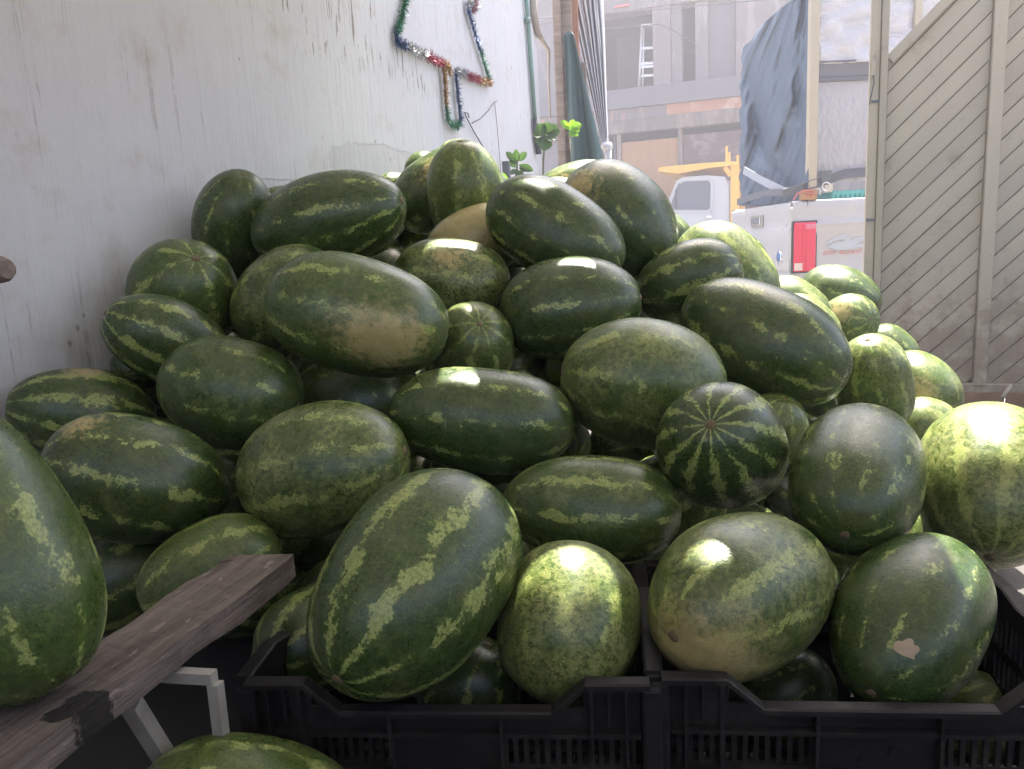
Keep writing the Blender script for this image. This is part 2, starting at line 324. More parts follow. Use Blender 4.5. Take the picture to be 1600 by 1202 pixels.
M['peel'] = basic('peeling_plaster', (0.160, 0.148, 0.154), .9, .2, 2, .3, dirt=(.62, .34, .24), dirt_amt=.55, stretch=(2.4, 1, .6))
M['orange'] = basic('orange_peeled_paint', (0.372, 0.186, 0.118), .9, .15, 3, .3, dirt=(.60, .52, .50), dirt_amt=.5)
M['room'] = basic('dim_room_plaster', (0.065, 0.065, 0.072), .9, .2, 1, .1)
M['alu'] = basic('aluminium', (.72, .72, .74), .4, .08, 5, 0, .3)
M['cable'] = basic('cable', (.06, .06, .07), .6, .2, 10)
M['pipe'] = basic('green_conduit', (.16, .26, .23), .5, .2, 8)
def leaf_mat(name, c1, c2):
    b = NB(name); b.set(b.mix(b.noise(b.obj, 9, 4), c1, c2), .45, 0, .4)
    tr = b.t.nodes.new('ShaderNodeBsdfTranslucent'); tr.inputs[0].default_value = (c2[0]*1.5, c2[1]*1.6, c2[2]*.8, 1)
    mx = b.t.nodes.new('ShaderNodeMixShader'); mx.inputs[0].default_value = .4
    b.t.links.new(b.p.outputs[0], mx.inputs[1]); b.t.links.new(tr.outputs[0], mx.inputs[2]); b.t.links.new(mx.outputs[0], b.out.inputs[0]); return b.m
M['leafd'] = leaf_mat('dark_leaf', (.035, .07, .03), (.06, .11, .045)); M['leafl'] = leaf_mat('fresh_leaf', (.13, .26, .03), (.20, .36, .05))
M['stem'] = basic('plant_stem', (.12, .10, .05), .7, .2, 20)
def tinsel(name, c): b = NB(name); return b.set(tuple(x*.75 for x in c), .5, .4, .5)
for k, c in (('green', (.06, .25, .15)), ('blue', (.07, .13, .30)), ('silver', (.45, .46, .48)), ('red', (.42, .06, .10)), ('gold', (.45, .25, .08))): M['t_'+k] = tinsel('tinsel_'+k, c)

# ------------------------------------------------------------------ setting: ground, floor, road, wall, roof
gm = bmesh.new(); vv = [gm.verts.new(p) for p in ((-160, -160, -.16), (160, -160, -.16), (160, 160, -.16), (-160, 160, -.16))]; gm.faces.new(vv)
link('ground', to_me('ground', gm), M['earth'], kind='structure')
box('floor', WX-.3, 4.2, -3.2, 5.3, -.15, 0, M['concrete'], kind='structure')
box('pavement', -14, 16, 5.304, 6.6, -.15, -.02, M['pave'], bev=.015, kind='structure')
box('road', -30, 30, 6.604, 16.6, -.158, -.14, M['asphalt'], kind='structure')
box('pavement', -30, 30, 16.604, 17.95, -.15, -.02, M['pave'], bev=.015, kind='structure')
box('shop_wall', WX-.22, WX, -3.2, 5.25, 0, 4.2, M['wall'], label='white limewashed wall with streaks and flaking paint behind the melon heap', cat='wall')

# ------------------------------------------------------------------ watermelons
# (centre, long axis, half length, half width) in metres
MEL = {
1: ((-0.812, 0.517, 0.824), (0.566, 0.047, -0.823), 0.1872, 0.1096),
2: ((-1.477, 1.256, 0.782), (0.659, 0.716, -0.229), 0.1502, 0.0997),
3: ((-1.340, 1.387, 0.925), (-0.513, -0.671, 0.535), 0.1443, 0.0991),
4: ((-1.128, 1.329, 0.822), (0.937, 0.245, -0.250), 0.1537, 0.1209),
5: ((-1.144, 1.068, 0.703), (-0.592, -0.687, 0.422), 0.1687, 0.1198),
6: ((-0.818, 1.194, 0.705), (0.958, 0.195, 0.211), 0.1665, 0.1239),
7: ((-1.452, 1.570, 1.010), (0.696, -0.396, 0.599), 0.1705, 0.1325),
8: ((-1.181, 1.634, 0.997), (0.799, 0.191, 0.570), 0.1539, 0.1209),
9: ((-0.884, 1.469, 0.966), (0.874, 0.398, -0.279), 0.2026, 0.1255),
10: ((-1.473, 1.822, 1.192), (0.521, -0.263, 0.812), 0.1697, 0.1108),
11: ((-1.150, 1.800, 1.189), (0.976, 0.112, 0.188), 0.2206, 0.1277),
12: ((-1.530, 2.139, 1.257), (0.813, 0.575, 0.086), 0.0891, 0.0718),
13: ((-1.118, 2.467, 1.294), (0.892, 0.180, 0.415), 0.1868, 0.1351),
14: ((-0.948, 2.273, 1.269), (0.076, -0.320, 0.944), 0.1624, 0.1233),
15: ((-1.281, 2.606, 1.181), (0.692, -0.064, 0.719), 0.0997, 0.0875),
16: ((-0.863, 2.132, 1.118), (0.889, 0.358, 0.287), 0.1598, 0.1035),
17: ((-0.589, 2.015, 1.129), (0.848, 0.075, -0.524), 0.2037, 0.1208),
18: ((-0.708, 2.749, 1.272), (0.965, 0.243, 0.095), 0.1727, 0.1116),
19: ((-0.479, 2.315, 1.159), (0.675, -0.191, -0.712), 0.2032, 0.1518),
20: ((-0.422, 2.876, 1.111), (0.734, 0.110, -0.670), 0.0933, 0.0854),
21: ((-0.845, 1.894, 1.022), (0.953, 0.226, -0.204), 0.1574, 0.1084),
22: ((-0.509, 1.850, 0.944), (0.986, 0.135, 0.098), 0.1781, 0.1234),
23: ((-0.727, 1.726, 0.862), (0.483, -0.688, 0.542), 0.1238, 0.1032),
24: ((-0.261, 2.185, 0.979), (0.939, -0.044, 0.341), 0.1521, 0.1099),
25: ((-0.193, 2.609, 0.977), (0.700, -0.155, -0.697), 0.1919, 0.1357),
26: ((-0.060, 1.990, 0.838), (0.852, -0.293, -0.434), 0.2244, 0.1369),
27: ((-0.287, 1.590, 0.803), (-0.918, -0.343, 0.200), 0.1752, 0.1398),
28: ((-0.579, 1.400, 0.760), (0.955, 0.268, -0.124), 0.1892, 0.1081),
29: ((-0.334, 1.301, 0.623), (0.989, 0.143, -0.044), 0.1647, 0.0966),
30: ((-0.487, 0.904, 0.647), (-0.211, -0.894, -0.395), 0.1798, 0.1250),
31: ((-0.729, 0.990, 0.481), (-0.145, -0.989, 0.018), 0.1040, 0.0840),
32: ((-0.948, 1.013, 0.568), (0.674, 0.668, 0.315), 0.1250, 0.0876),
33: ((-0.293, 1.000, 0.557), (0.060, -0.802, -0.595), 0.1165, 0.1058),
34: ((-0.058, 1.091, 0.585), (-0.480, -0.877, -0.007), 0.1680, 0.1130),
35: ((0.172, 1.146, 0.547), (-0.412, -0.848, -0.332), 0.1544, 0.0989),
36: ((0.113, 1.368, 0.690), (-0.158, -0.938, -0.309), 0.1675, 0.1021),
37: ((-0.107, 1.422, 0.712), (-0.071, -0.872, 0.484), 0.1704, 0.1112),
38: ((0.351, 1.552, 0.631), (-0.137, -0.803, -0.581), 0.1625, 0.1215),
39: ((0.224, 2.271, 0.675), (-0.162, -0.402, 0.901), 0.1548, 0.1015),
40: ((0.410, 2.752, 0.577), (0.564, -0.478, -0.673), 0.1380, 0.1101),
41: ((0.375, 3.306, 0.618), (0.770, -0.177, -0.613), 0.1173, 0.0966),
42: ((0.224, 3.240, 0.748), (0.655, -0.743, 0.138), 0.1142, 0.1041),
43: ((0.204, 3.482, 0.830), (0.874, -0.338, -0.348), 0.1681, 0.1218),
44: ((0.021, 3.089, 0.816), (0.781, -0.063, -0.622), 0.1409, 0.1115),
45: ((0.053, 2.770, 0.784), (0.699, -0.094, -0.709), 0.1267, 0.0973),
46: ((0.397, 2.517, 0.501), (0.924, -0.220, -0.312), 0.0995, 0.0903),
47: ((-0.033, 1.868, 0.637), (0.340, -0.287, 0.896), 0.0979, 0.0792),
48: ((-0.580, 0.637, 0.448), (0.887, 0.298, -0.353), 0.1442, 0.0948),
49: ((-0.467, 1.017, 0.409), (0.345, 0.142, 0.928), 0.0870, 0.0805),
50: ((0.282, 1.292, 0.306), (0.430, -0.143, 0.891), 0.0938, 0.0650),
51: ((-0.000, 1.210, 0.361), (0.750, 0.004, 0.662), 0.0897, 0.0721),
52: ((-1.224, 1.068, 0.496), (0.626, 0.665, 0.407), 0.1208, 0.1002),
53: ((-1.023, 1.666, 0.736), (0.916, 0.382, 0.122), 0.1601, 0.1216),
}
FILL = [
((-0.358, 1.712, 0.392), (-0.555, -0.789, 0.263), 0.1146, 0.0872),
((-1.392, 1.764, 0.349), (-0.761, 0.529, 0.375), 0.1403, 0.0959),
((-1.124, 2.365, 0.296), (0.180, -0.330, -0.927), 0.1211, 0.0857),
((-1.268, 1.411, 0.296), (0.760, 0.465, -0.454), 0.1282, 0.0910),
((0.206, 2.087, 0.317), (0.227, 0.970, 0.090), 0.1674, 0.1225),
((-0.718, 2.423, 0.453), (0.549, -0.795, -0.258), 0.1417, 0.1002),
((-0.591, 1.412, 0.400), (0.345, -0.865, -0.365), 0.1651, 0.1135),
((0.116, 2.644, 0.605), (-0.328, -0.875, 0.356), 0.1451, 0.1060),
((-0.731, 2.687, 0.227), (-0.513, 0.857, -0.056), 0.1707, 0.1149),
((-0.256, 2.018, 0.380), (0.585, 0.288, 0.758), 0.1292, 0.0960),
((-1.290, 1.472, 0.593), (-0.964, -0.266, 0.000), 0.1313, 0.0887),
((-0.871, 2.452, 0.978), (-0.403, -0.891, 0.210), 0.1311, 0.0984),
((-0.646, 2.473, 0.672), (0.967, -0.229, -0.112), 0.1346, 0.1007),
((-1.294, 1.905, 0.723), (0.118, -0.960, 0.254), 0.1557, 0.1208),
((-1.382, 1.993, 0.206), (0.928, 0.349, 0.134), 0.1504, 0.1134),
((0.044, 2.846, 0.127), (0.708, -0.427, -0.563), 0.1381, 0.1034),
((-0.618, 1.855, 0.198), (-0.863, -0.410, 0.296), 0.1215, 0.0984),
((0.452, 2.319, 0.301), (-0.553, -0.706, -0.442), 0.1207, 0.0891),
((-0.917, 2.335, 0.179), (0.939, 0.058, 0.340), 0.1509, 0.1224),
((-0.929, 2.564, 0.619), (-0.180, -0.932, -0.314), 0.1522, 0.1112),
((-0.382, 1.554, 0.283), (-0.633, 0.638, -0.438), 0.1404, 0.0985),
((0.023, 1.798, 0.269), (0.171, 0.954, 0.246), 0.1409, 0.1005),
((-0.344, 2.331, 0.305), (0.542, 0.393, -0.743), 0.1418, 0.1166),
((-1.084, 2.369, 0.632), (0.884, -0.357, 0.303), 0.1581, 0.1163),
((-1.115, 1.989, 0.583), (0.216, 0.956, -0.199), 0.1341, 0.1032),
((-0.560, 2.666, 0.379), (-0.297, -0.954, 0.039), 0.1422, 0.1025),
((-0.409, 2.008, 0.159), (-0.511, -0.858, -0.049), 0.1413, 0.1055),
((-1.066, 2.038, 0.337), (-0.906, -0.239, -0.348), 0.1201, 0.0933),
((-1.208, 2.224, 1.026), (0.050, -0.998, 0.045), 0.1175, 0.0954),
((-1.500, 1.564, 0.640), (-0.767, -0.279, 0.578), 0.1074, 0.0866),
((-1.004, 2.619, 0.323), (-0.133, -0.933, -0.333), 0.1690, 0.1169),
((-0.147, 2.759, 0.216), (-0.127, -0.693, 0.709), 0.1116, 0.0903),
((-0.973, 1.456, 0.305), (0.862, -0.501, -0.083), 0.1251, 0.0901),
((-1.311, 1.690, 0.094), (-0.362, 0.932, 0.012), 0.1107, 0.0858),
((-1.316, 2.434, 0.263), (-0.869, -0.482, -0.111), 0.1475, 0.0990),
((-0.752, 2.244, 0.908), (0.947, 0.240, -0.214), 0.1251, 0.0893),
((-0.469, 2.310, 0.810), (-0.442, -0.777, 0.448), 0.1710, 0.1224),
((0.070, 2.964, 0.467), (-0.626, -0.682, 0.378), 0.1661, 0.1189),
((-0.141, 2.493, 0.165), (-0.885, 0.453, 0.110), 0.1088, 0.0870),
((-0.899, 2.042, 0.723), (0.519, -0.768, -0.375), 0.1277, 0.1051),
((0.099, 2.464, 0.126), (-0.225, -0.974, -0.034), 0.1289, 0.0886),
((0.159, 2.679, 0.378), (0.849, -0.384, -0.363), 0.1492, 0.1054),
((-1.472, 2.115, 0.824), (0.517, 0.454, -0.725), 0.1477, 0.1012),
((-0.368, 2.797, 0.360), (-0.076, 0.987, 0.142), 0.1255, 0.0934),
((-1.484, 1.586, 0.440), (0.243, -0.917, -0.317), 0.1325, 0.1066),
((-1.343, 2.500, 0.593), (-0.380, -0.917, -0.124), 0.1254, 0.1010),
((-1.486, 1.621, 0.197), (-0.288, -0.908, -0.303), 0.1333, 0.1004),
((-0.038, 2.553, 0.428), (0.692, -0.276, 0.667), 0.1398, 0.1095),
((-0.308, 2.257, 0.543), (0.462, -0.868, -0.182), 0.1450, 0.0986),
((-1.435, 1.920, 0.937), (-0.623, -0.685, -0.378), 0.1472, 0.1101),
((-0.788, 2.665, 0.764), (0.292, 0.956, -0.022), 0.1105, 0.0892),
((-0.655, 1.931, 0.604), (0.968, 0.247, -0.036), 0.1161, 0.0898),
((-0.216, 1.743, 0.201), (0.870, 0.479, -0.119), 0.1124, 0.0884),
((0.183, 2.138, 0.094), (0.919, 0.003, 0.394), 0.1169, 0.0858),
((-0.043, 2.139, 0.193), (0.149, -0.771, -0.620), 0.1448, 0.1195),
((-1.214, 2.028, 1.197), (0.974, 0.050, -0.222), 0.1427, 0.1107),
((-1.121, 1.620, 0.184), (0.419, 0.709, -0.568), 0.1275, 0.0967),
((0.375, 1.998, 0.130), (0.728, 0.601, -0.330), 0.1215, 0.0971),
((-0.363, 2.592, 0.412), (0.730, 0.677, 0.091), 0.1183, 0.0889),
((-0.359, 1.798, 0.160), (-0.118, 0.549, 0.827), 0.0895, 0.0600),
((-1.481, 1.892, 0.083), (-0.923, 0.368, 0.115), 0.0920, 0.0745),
((-1.459, 1.545, 0.790), (-0.956, -0.286, -0.073), 0.0956, 0.0642),
((-1.485, 1.727, 0.852), (0.609, 0.764, -0.214), 0.0734, 0.0601),
((-1.172, 1.983, 0.999), (0.252, 0.937, -0.244), 0.1324, 0.0921),
((-0.685, 2.331, 0.793), (-0.822, 0.568, -0.045), 0.0783, 0.0565),
((-1.365, 2.591, 1.334), (0.250, 0.968, 0.002), 0.0729, 0.0551),
((-0.906, 2.451, 0.780), (0.504, 0.833, 0.228), 0.0832, 0.0561),
((-1.463, 1.408, 0.662), (0.284, 0.944, 0.170), 0.1003, 0.0673),
((-1.395, 2.499, 1.105), (-0.941, 0.300, 0.155), 0.0844, 0.0678),
((0.447, 2.195, 0.213), (0.578, -0.688, 0.438), 0.0831, 0.0625),
((-1.055, 1.340, 0.271), (-0.104, -0.919, 0.379), 0.0789, 0.0607),
((-0.733, 2.287, 0.574), (-0.432, -0.822, -0.372), 0.1060, 0.0768),
((-1.360, 1.522, 0.184), (0.012, 0.993, -0.116), 0.0957, 0.0667),
((-0.651, 2.036, 0.928), (-0.701, -0.685, 0.196), 0.1186, 0.0793),
((-0.692, 2.398, 1.233), (0.611, -0.136, -0.780), 0.0796, 0.0599),
((-1.504, 1.461, 0.860), (0.275, -0.944, -0.182), 0.0847, 0.0586),
((-0.864, 2.399, 0.636), (0.966, -0.255, -0.028), 0.0855, 0.0614),
((-0.098, 2.677, 0.110), (-0.900, 0.374, 0.224), 0.0722, 0.0600),
((-1.500, 1.706, 0.082), (0.012, 0.888, 0.461), 0.0896, 0.0744),
((-1.055, 2.769, 1.307), (-0.571, 0.738, -0.359), 0.0859, 0.0694),
((-0.761, 2.537, 0.764), (-0.944, -0.174, -0.280), 0.0776, 0.0578),
((0.034, 1.575, 0.327), (0.836, 0.511, 0.201), 0.0800, 0.0559),
((0.186, 1.669, 0.292), (-0.371, 0.846, -0.382), 0.1068, 0.0880),
((-1.262, 2.658, 1.377), (0.267, -0.930, 0.254), 0.1068, 0.0767),
((-1.359, 2.500, 1.251), (-0.433, 0.680, -0.591), 0.1098, 0.0890),
((-0.721, 2.496, 1.250), (-0.985, -0.068, 0.157), 0.0860, 0.0647),
((-0.786, 2.459, 0.593), (0.885, -0.465, 0.019), 0.0789, 0.0625),
((-0.905, 2.655, 0.775), (0.424, -0.855, -0.300), 0.0891, 0.0599),
((0.114, 2.006, 0.104), (-0.203, 0.979, 0.032), 0.0877, 0.0585),
((-0.914, 2.645, 0.762), (-0.549, 0.785, -0.288), 0.0935, 0.0698),
((-0.803, 2.313, 1.119), (-0.794, 0.608, 0.004), 0.1258, 0.0893),
((-1.333, 1.300, 0.697), (-0.353, 0.929, 0.110), 0.0882, 0.0631),
((-1.146, 1.427, 0.155), (-0.950, -0.232, 0.211), 0.0764, 0.0614),
((-0.753, 2.592, 0.616), (0.002, 0.932, 0.363), 0.0890, 0.0640),
((-0.588, 2.296, 0.708), (-0.871, 0.442, 0.216), 0.0985, 0.0660),
((-1.131, 2.700, 1.413), (0.232, 0.971, -0.055), 0.1153, 0.0829),
((-1.292, 2.301, 1.236), (0.763, 0.127, -0.633), 0.1140, 0.0859),
((-0.822, 2.740, 0.627), (0.253, 0.504, -0.826), 0.0981, 0.0667),
((0.460, 3.589, 0.147), (0.726, -0.678, -0.116), 0.1351, 0.1034),
((0.246, 3.625, 0.613), (-0.973, -0.127, 0.191), 0.1567, 0.1190),
((-0.989, 2.686, 1.048), (0.572, -0.817, -0.071), 0.1547, 0.1231),
((-0.732, 3.652, 0.396), (-0.868, -0.364, -0.338), 0.1650, 0.1133),
((-1.304, 3.640, 0.348), (0.846, -0.525, 0.092), 0.1516, 0.1012),
((-1.048, 3.465, 0.545), (-0.822, 0.528, 0.213), 0.1702, 0.1175),
((-0.878, 2.943, 0.184), (-0.959, 0.166, 0.229), 0.1564, 0.1169),
((-0.544, 2.265, 0.252), (0.147, -0.971, -0.190), 0.1353, 0.1014),
((-0.821, 2.908, 1.091), (0.414, -0.879, -0.238), 0.1553, 0.1158),
((-1.360, 3.179, 0.935), (0.015, -0.992, -0.128), 0.1666, 0.1141),
((-0.748, 1.615, 0.218), (-0.421, -0.322, -0.848), 0.1520, 0.1028),
((-0.539, 3.086, 0.774), (0.856, -0.380, 0.350), 0.1554, 0.1202),
((-0.453, 3.639, 0.186), (-0.939, 0.084, -0.333), 0.1681, 0.1146),
((-0.859, 3.423, 0.105), (-0.597, 0.797, 0.093), 0.1446, 0.1043),
((-1.363, 3.181, 0.605), (0.298, 0.936, 0.189), 0.1525, 0.1034),
((-0.196, 3.090, 0.350), (-0.040, 0.997, 0.070), 0.1571, 0.1112),
((-0.657, 3.536, 0.839), (0.517, -0.824, 0.231), 0.1395, 0.1113),
((-0.522, 3.171, 0.444), (-0.851, -0.502, -0.153), 0.1426, 0.1003),
((-0.156, 2.362, 0.769), (-0.689, -0.683, 0.243), 0.1699, 0.1226),
((-1.159, 2.767, 0.552), (0.589, 0.792, -0.161), 0.1582, 0.1123),
((-0.999, 2.962, 0.931), (-0.554, -0.827, 0.098), 0.1553, 0.1223),
((-0.613, 2.697, 0.925), (-0.166, 0.975, 0.150), 0.1509, 0.1107),
((0.385, 3.198, 0.354), (0.533, 0.841, -0.092), 0.1514, 0.1011),
((-0.257, 3.684, 0.972), (-0.381, 0.908, -0.176), 0.1521, 0.1166),
((-0.918, 3.611, 0.989), (0.133, -0.165, -0.977), 0.1498, 0.1132),
((0.593, 1.618, 0.914), (0.986, 0.046, -0.158), 0.1388, 0.1015),
((-1.077, 3.315, 1.055), (0.963, -0.243, 0.117), 0.1715, 0.1159),
((-0.319, 3.233, 0.590), (-0.321, -0.728, -0.605), 0.1574, 0.1136),
((-1.126, 3.146, 0.617), (-0.071, -0.651, 0.755), 0.1318, 0.1026),
((-0.869, 3.209, 0.731), (0.826, -0.479, 0.299), 0.1334, 0.1037),
((-1.452, 3.036, 0.132), (-0.379, 0.917, -0.123), 0.1493, 0.1064),
((-1.264, 3.527, 0.758), (-0.970, 0.049, -0.238), 0.1819, 0.1231),
((0.292, 3.654, 0.327), (0.768, 0.580, -0.272), 0.1608, 0.1200),
((-0.082, 3.421, 0.527), (-0.819, 0.554, -0.147), 0.1549, 0.1196),
((0.174, 3.465, 0.184), (-0.779, 0.544, 0.312), 0.1644, 0.1103),
((-0.718, 3.377, 0.428), (0.280, 0.960, 0.016), 0.1476, 0.1127),
((-0.378, 3.632, 0.785), (0.992, 0.117, -0.040), 0.1286, 0.1026),
((-0.559, 2.870, 0.137), (-0.183, 0.967, 0.176), 0.1509, 0.1135),
((-0.873, 1.915, 0.176), (-0.926, -0.378, -0.020), 0.1317, 0.1014),
((-0.960, 3.698, 0.580), (0.763, -0.319, -0.562), 0.1703, 0.1141),
((-1.193, 2.465, 0.928), (0.210, -0.975, -0.068), 0.1430, 0.1083),
((-1.457, 2.917, 0.709), (0.561, -0.759, 0.330), 0.1711, 0.1205),
((-0.339, 2.049, 0.729), (-1.000, 0.001, -0.004), 0.1578, 0.1155),
((-0.203, 2.601, 0.675), (0.220, 0.926, 0.307), 0.1298, 0.1031),
((-0.126, 3.357, 0.803), (0.313, -0.946, 0.077), 0.1352, 0.1067),
((-0.639, 3.646, 1.126), (-0.528, -0.848, -0.044), 0.1391, 0.1065),
((0.589, 2.832, 0.336), (-0.389, 0.881, -0.270), 0.1453, 0.1142),
((0.314, 3.028, 0.550), (0.348, 0.937, 0.002), 0.1725, 0.1204),
((-1.093, 2.719, 0.833), (-0.570, -0.754, -0.326), 0.1443, 0.1048),
((-0.701, 3.683, 0.657), (-0.024, 0.879, 0.477), 0.1553, 0.1176),
((-1.443, 2.985, 1.142), (-0.463, -0.750, 0.472), 0.1549, 0.1164),
((-0.229, 2.997, 0.982), (-0.757, -0.637, -0.146), 0.1761, 0.1246),
((-0.973, 3.235, 0.238), (-0.426, -0.890, 0.165), 0.1551, 0.1178),
((-1.430, 3.509, 1.058), (-0.018, 0.947, 0.321), 0.1406, 0.1121),
((-1.178, 2.733, 0.262), (-0.646, -0.528, 0.551), 0.1475, 0.1020),
((-0.452, 3.682, 0.521), (-0.843, -0.464, 0.271), 0.1503, 0.1132),
((-0.322, 2.885, 0.554), (-0.118, 0.981, 0.154), 0.1407, 0.1006),
((-0.820, 3.050, 0.601), (0.817, 0.535, 0.216), 0.1435, 0.1019),
((0.238, 2.336, 0.233), (0.149, -0.481, -0.864), 0.1518, 0.1052),
((-0.362, 2.733, 0.795), (0.464, 0.860, -0.213), 0.1690, 0.1190),
((-1.206, 3.018, 0.432), (-0.859, 0.469, -0.204), 0.1665, 0.1130),
((-0.492, 3.217, 0.129), (0.440, 0.874, -0.203), 0.1376, 0.1026),
((-0.777, 3.237, 1.136), (-0.115, -0.403, -0.908), 0.1494, 0.1116),
((-1.375, 2.841, 0.391), (0.023, 0.937, -0.348), 0.1608, 0.1109),
((-1.440, 3.590, 0.525), (0.501, -0.865, 0.040), 0.1677, 0.1216),
((-0.321, 2.636, 0.140), (-0.904, -0.411, -0.122), 0.1324, 0.1046),
((-0.299, 3.079, 0.157), (-0.102, 0.975, 0.198), 0.1628, 0.1151),
((0.501, 2.130, 0.437), (-0.167, -0.867, -0.470), 0.1504, 0.1154),
((0.523, 2.589, 0.195), (0.878, -0.405, 0.256), 0.1671, 0.1216),
((-0.664, 2.060, 0.291), (0.779, -0.595, 0.199), 0.1453, 0.1121),
((-0.096, 3.190, 0.164), (-0.505, 0.863, -0.034), 0.1561, 0.1137),
((0.177, 2.030, 0.562), (0.341, 0.938, -0.060), 0.1441, 0.1001),
((-1.155, 3.405, 0.161), (-0.618, 0.786, 0.006), 0.1466, 0.1137),
((-1.412, 3.372, 0.157), (0.158, -0.955, -0.252), 0.1803, 0.1245),
((-1.479, 2.434, 0.802), (-0.103, 0.994, 0.033), 0.1600, 0.1091),
((-0.370, 3.360, 1.001), (-0.478, 0.744, -0.467), 0.1790, 0.1240),
]
def melon_frame(ax):
    ax = Vector(ax).normalized(); t = Vector((0, 0, 1)) if abs(ax.z) < .9 else Vector((1, 0, 0))
    x = t.cross(ax).normalized(); return Matrix((x, ax.cross(x), ax)).transposed()
def melon_hit(e, x, y):
    c, ax, a, b = e; Fm = melon_frame(ax).transposed(); s = Vector((b, b, a))
    o = Fm @ (EYE-Vector(c)); d = Fm @ ray(x, y); o = Vector([o[i]/s[i] for i in range(3)]); d = Vector([d[i]/s[i] for i in range(3)])
    A, B, Cc = d.dot(d), d.dot(o), o.dot(o)-1; q = B*B-A*Cc
    if q < 0: t = -B/A
    else: t = (-B-math.sqrt(q))/A
    return EYE+ray(x, y)*t, o+d*t
def melon_mesh(k, nu=56, nv=36):
    rg = np.random.default_rng(100+k); ex = rg.uniform(2.05, 2.45); egg = rg.uniform(-.085, .085); ph = rg.uniform(0, 6.28, 6); bend = rg.uniform(-.05, .05)
    vsx = []
    for j in range(1, nv):
        t = math.pi*j/nv; z = math.cos(t); r = (1-abs(z)**ex)**.5*(1+egg*z)
        for i in range(nu):
            u = 2*math.pi*i/nu
            rr = r*(1+.020*math.sin(2*u+ph[0])+.014*math.sin(3*u+2*z+ph[1])+.018*math.sin(4*z+u+ph[2])+.004*math.sin(10*u+ph[3])*(1-z*z))
            vsx.append((rr*math.cos(u)+bend*(z*z-.4), rr*math.sin(u), z*(1-.035*math.exp(-(r/.16)**2))))
    vsx += [(bend*.6, 0, .965), (bend*.6, 0, -.965)]; n = len(vsx); fs = []
    for j in range(nv-2):
        for i in range(nu): fs.append((j*nu+i, (j+1)*nu+i, (j+1)*nu+(i+1) % nu, j*nu+(i+1) % nu))
    for i in range(nu): fs.append((n-2, i, (i+1) % nu)); fs.append((n-1, (nv-2)*nu+(i+1) % nu, (nv-2)*nu+i))
    me = bpy.data.meshes.new('watermelon'); me.from_pydata(vsx, [], fs); me.shade_smooth(); me.materials.append(M['melon']); return me
def scar_mesh(kind):
    bm = bmesh.new(); prof = ((0, .985), (.028, .99), (.045, .982), (.062, .984), (.085, .955)) if kind == 'stem' else ((0, .982), (.018, .984), (.034, .955))
    rings = []
    for r, z in prof[1:]: rings.append([bm.verts.new((r*(1+.16*math.sin(3*q+z*50))*math.cos(q), r*(1+.16*math.sin(3*q+z*50))*math.sin(q), z)) for q in (2*math.pi*k/12 for k in range(12))])
    c = bm.verts.new((0, 0, prof[0][1]))
    for k in range(12): bm.faces.new((c, rings[0][k], rings[0][(k+1) % 12]))
    for r, s in zip(rings, rings[1:]):
        for k in range(12): bm.faces.new((r[k], s[k], s[(k+1) % 12], r[(k+1) % 12]))
    return to_me(kind+'_scar', bm, True)
MELON_ME = [melon_mesh(k) for k in range(8)]; STEM_ME = scar_mesh('stem'); BLOS_ME = scar_mesh('blossom')
STEM_ME.materials.append(M['scar']); BLOS_ME.materials.append(M['scar'])
GROUP = 'watermelons heaped against the wall'
def put_melon(e, idx, label, tone=.3, stripe=.6, pale=0., spot=0., at=None, bands=10, group=GROUP):
    c, ax, a, b = e; me = MELON_ME[idx % 8]; o = link('watermelon', me, None, None, label, 'watermelon', group)
    R3 = melon_frame(ax); o.matrix_world = Matrix.LocRotScale(Vector(c), R3.to_quaternion(), Vector((b, b, a)))
    o['seed'] = ((idx*0.6180339) % 1.0); o['tone'] = float(tone); o['stripe'] = float(stripe); o['pale'] = float(pale); o['spot'] = float(spot); o['bands'] = float(bands)
    q = melon_hit(e, *at)[1] if at else Vector((0, 0, 5)); o['spot_at'] = [q.x, q.y, q.z]
    s = link('stem_scar', STEM_ME, None, o); t = link('blossom_scar', BLOS_ME, None, o); t.rotation_euler = (math.pi, 0, 0); return o
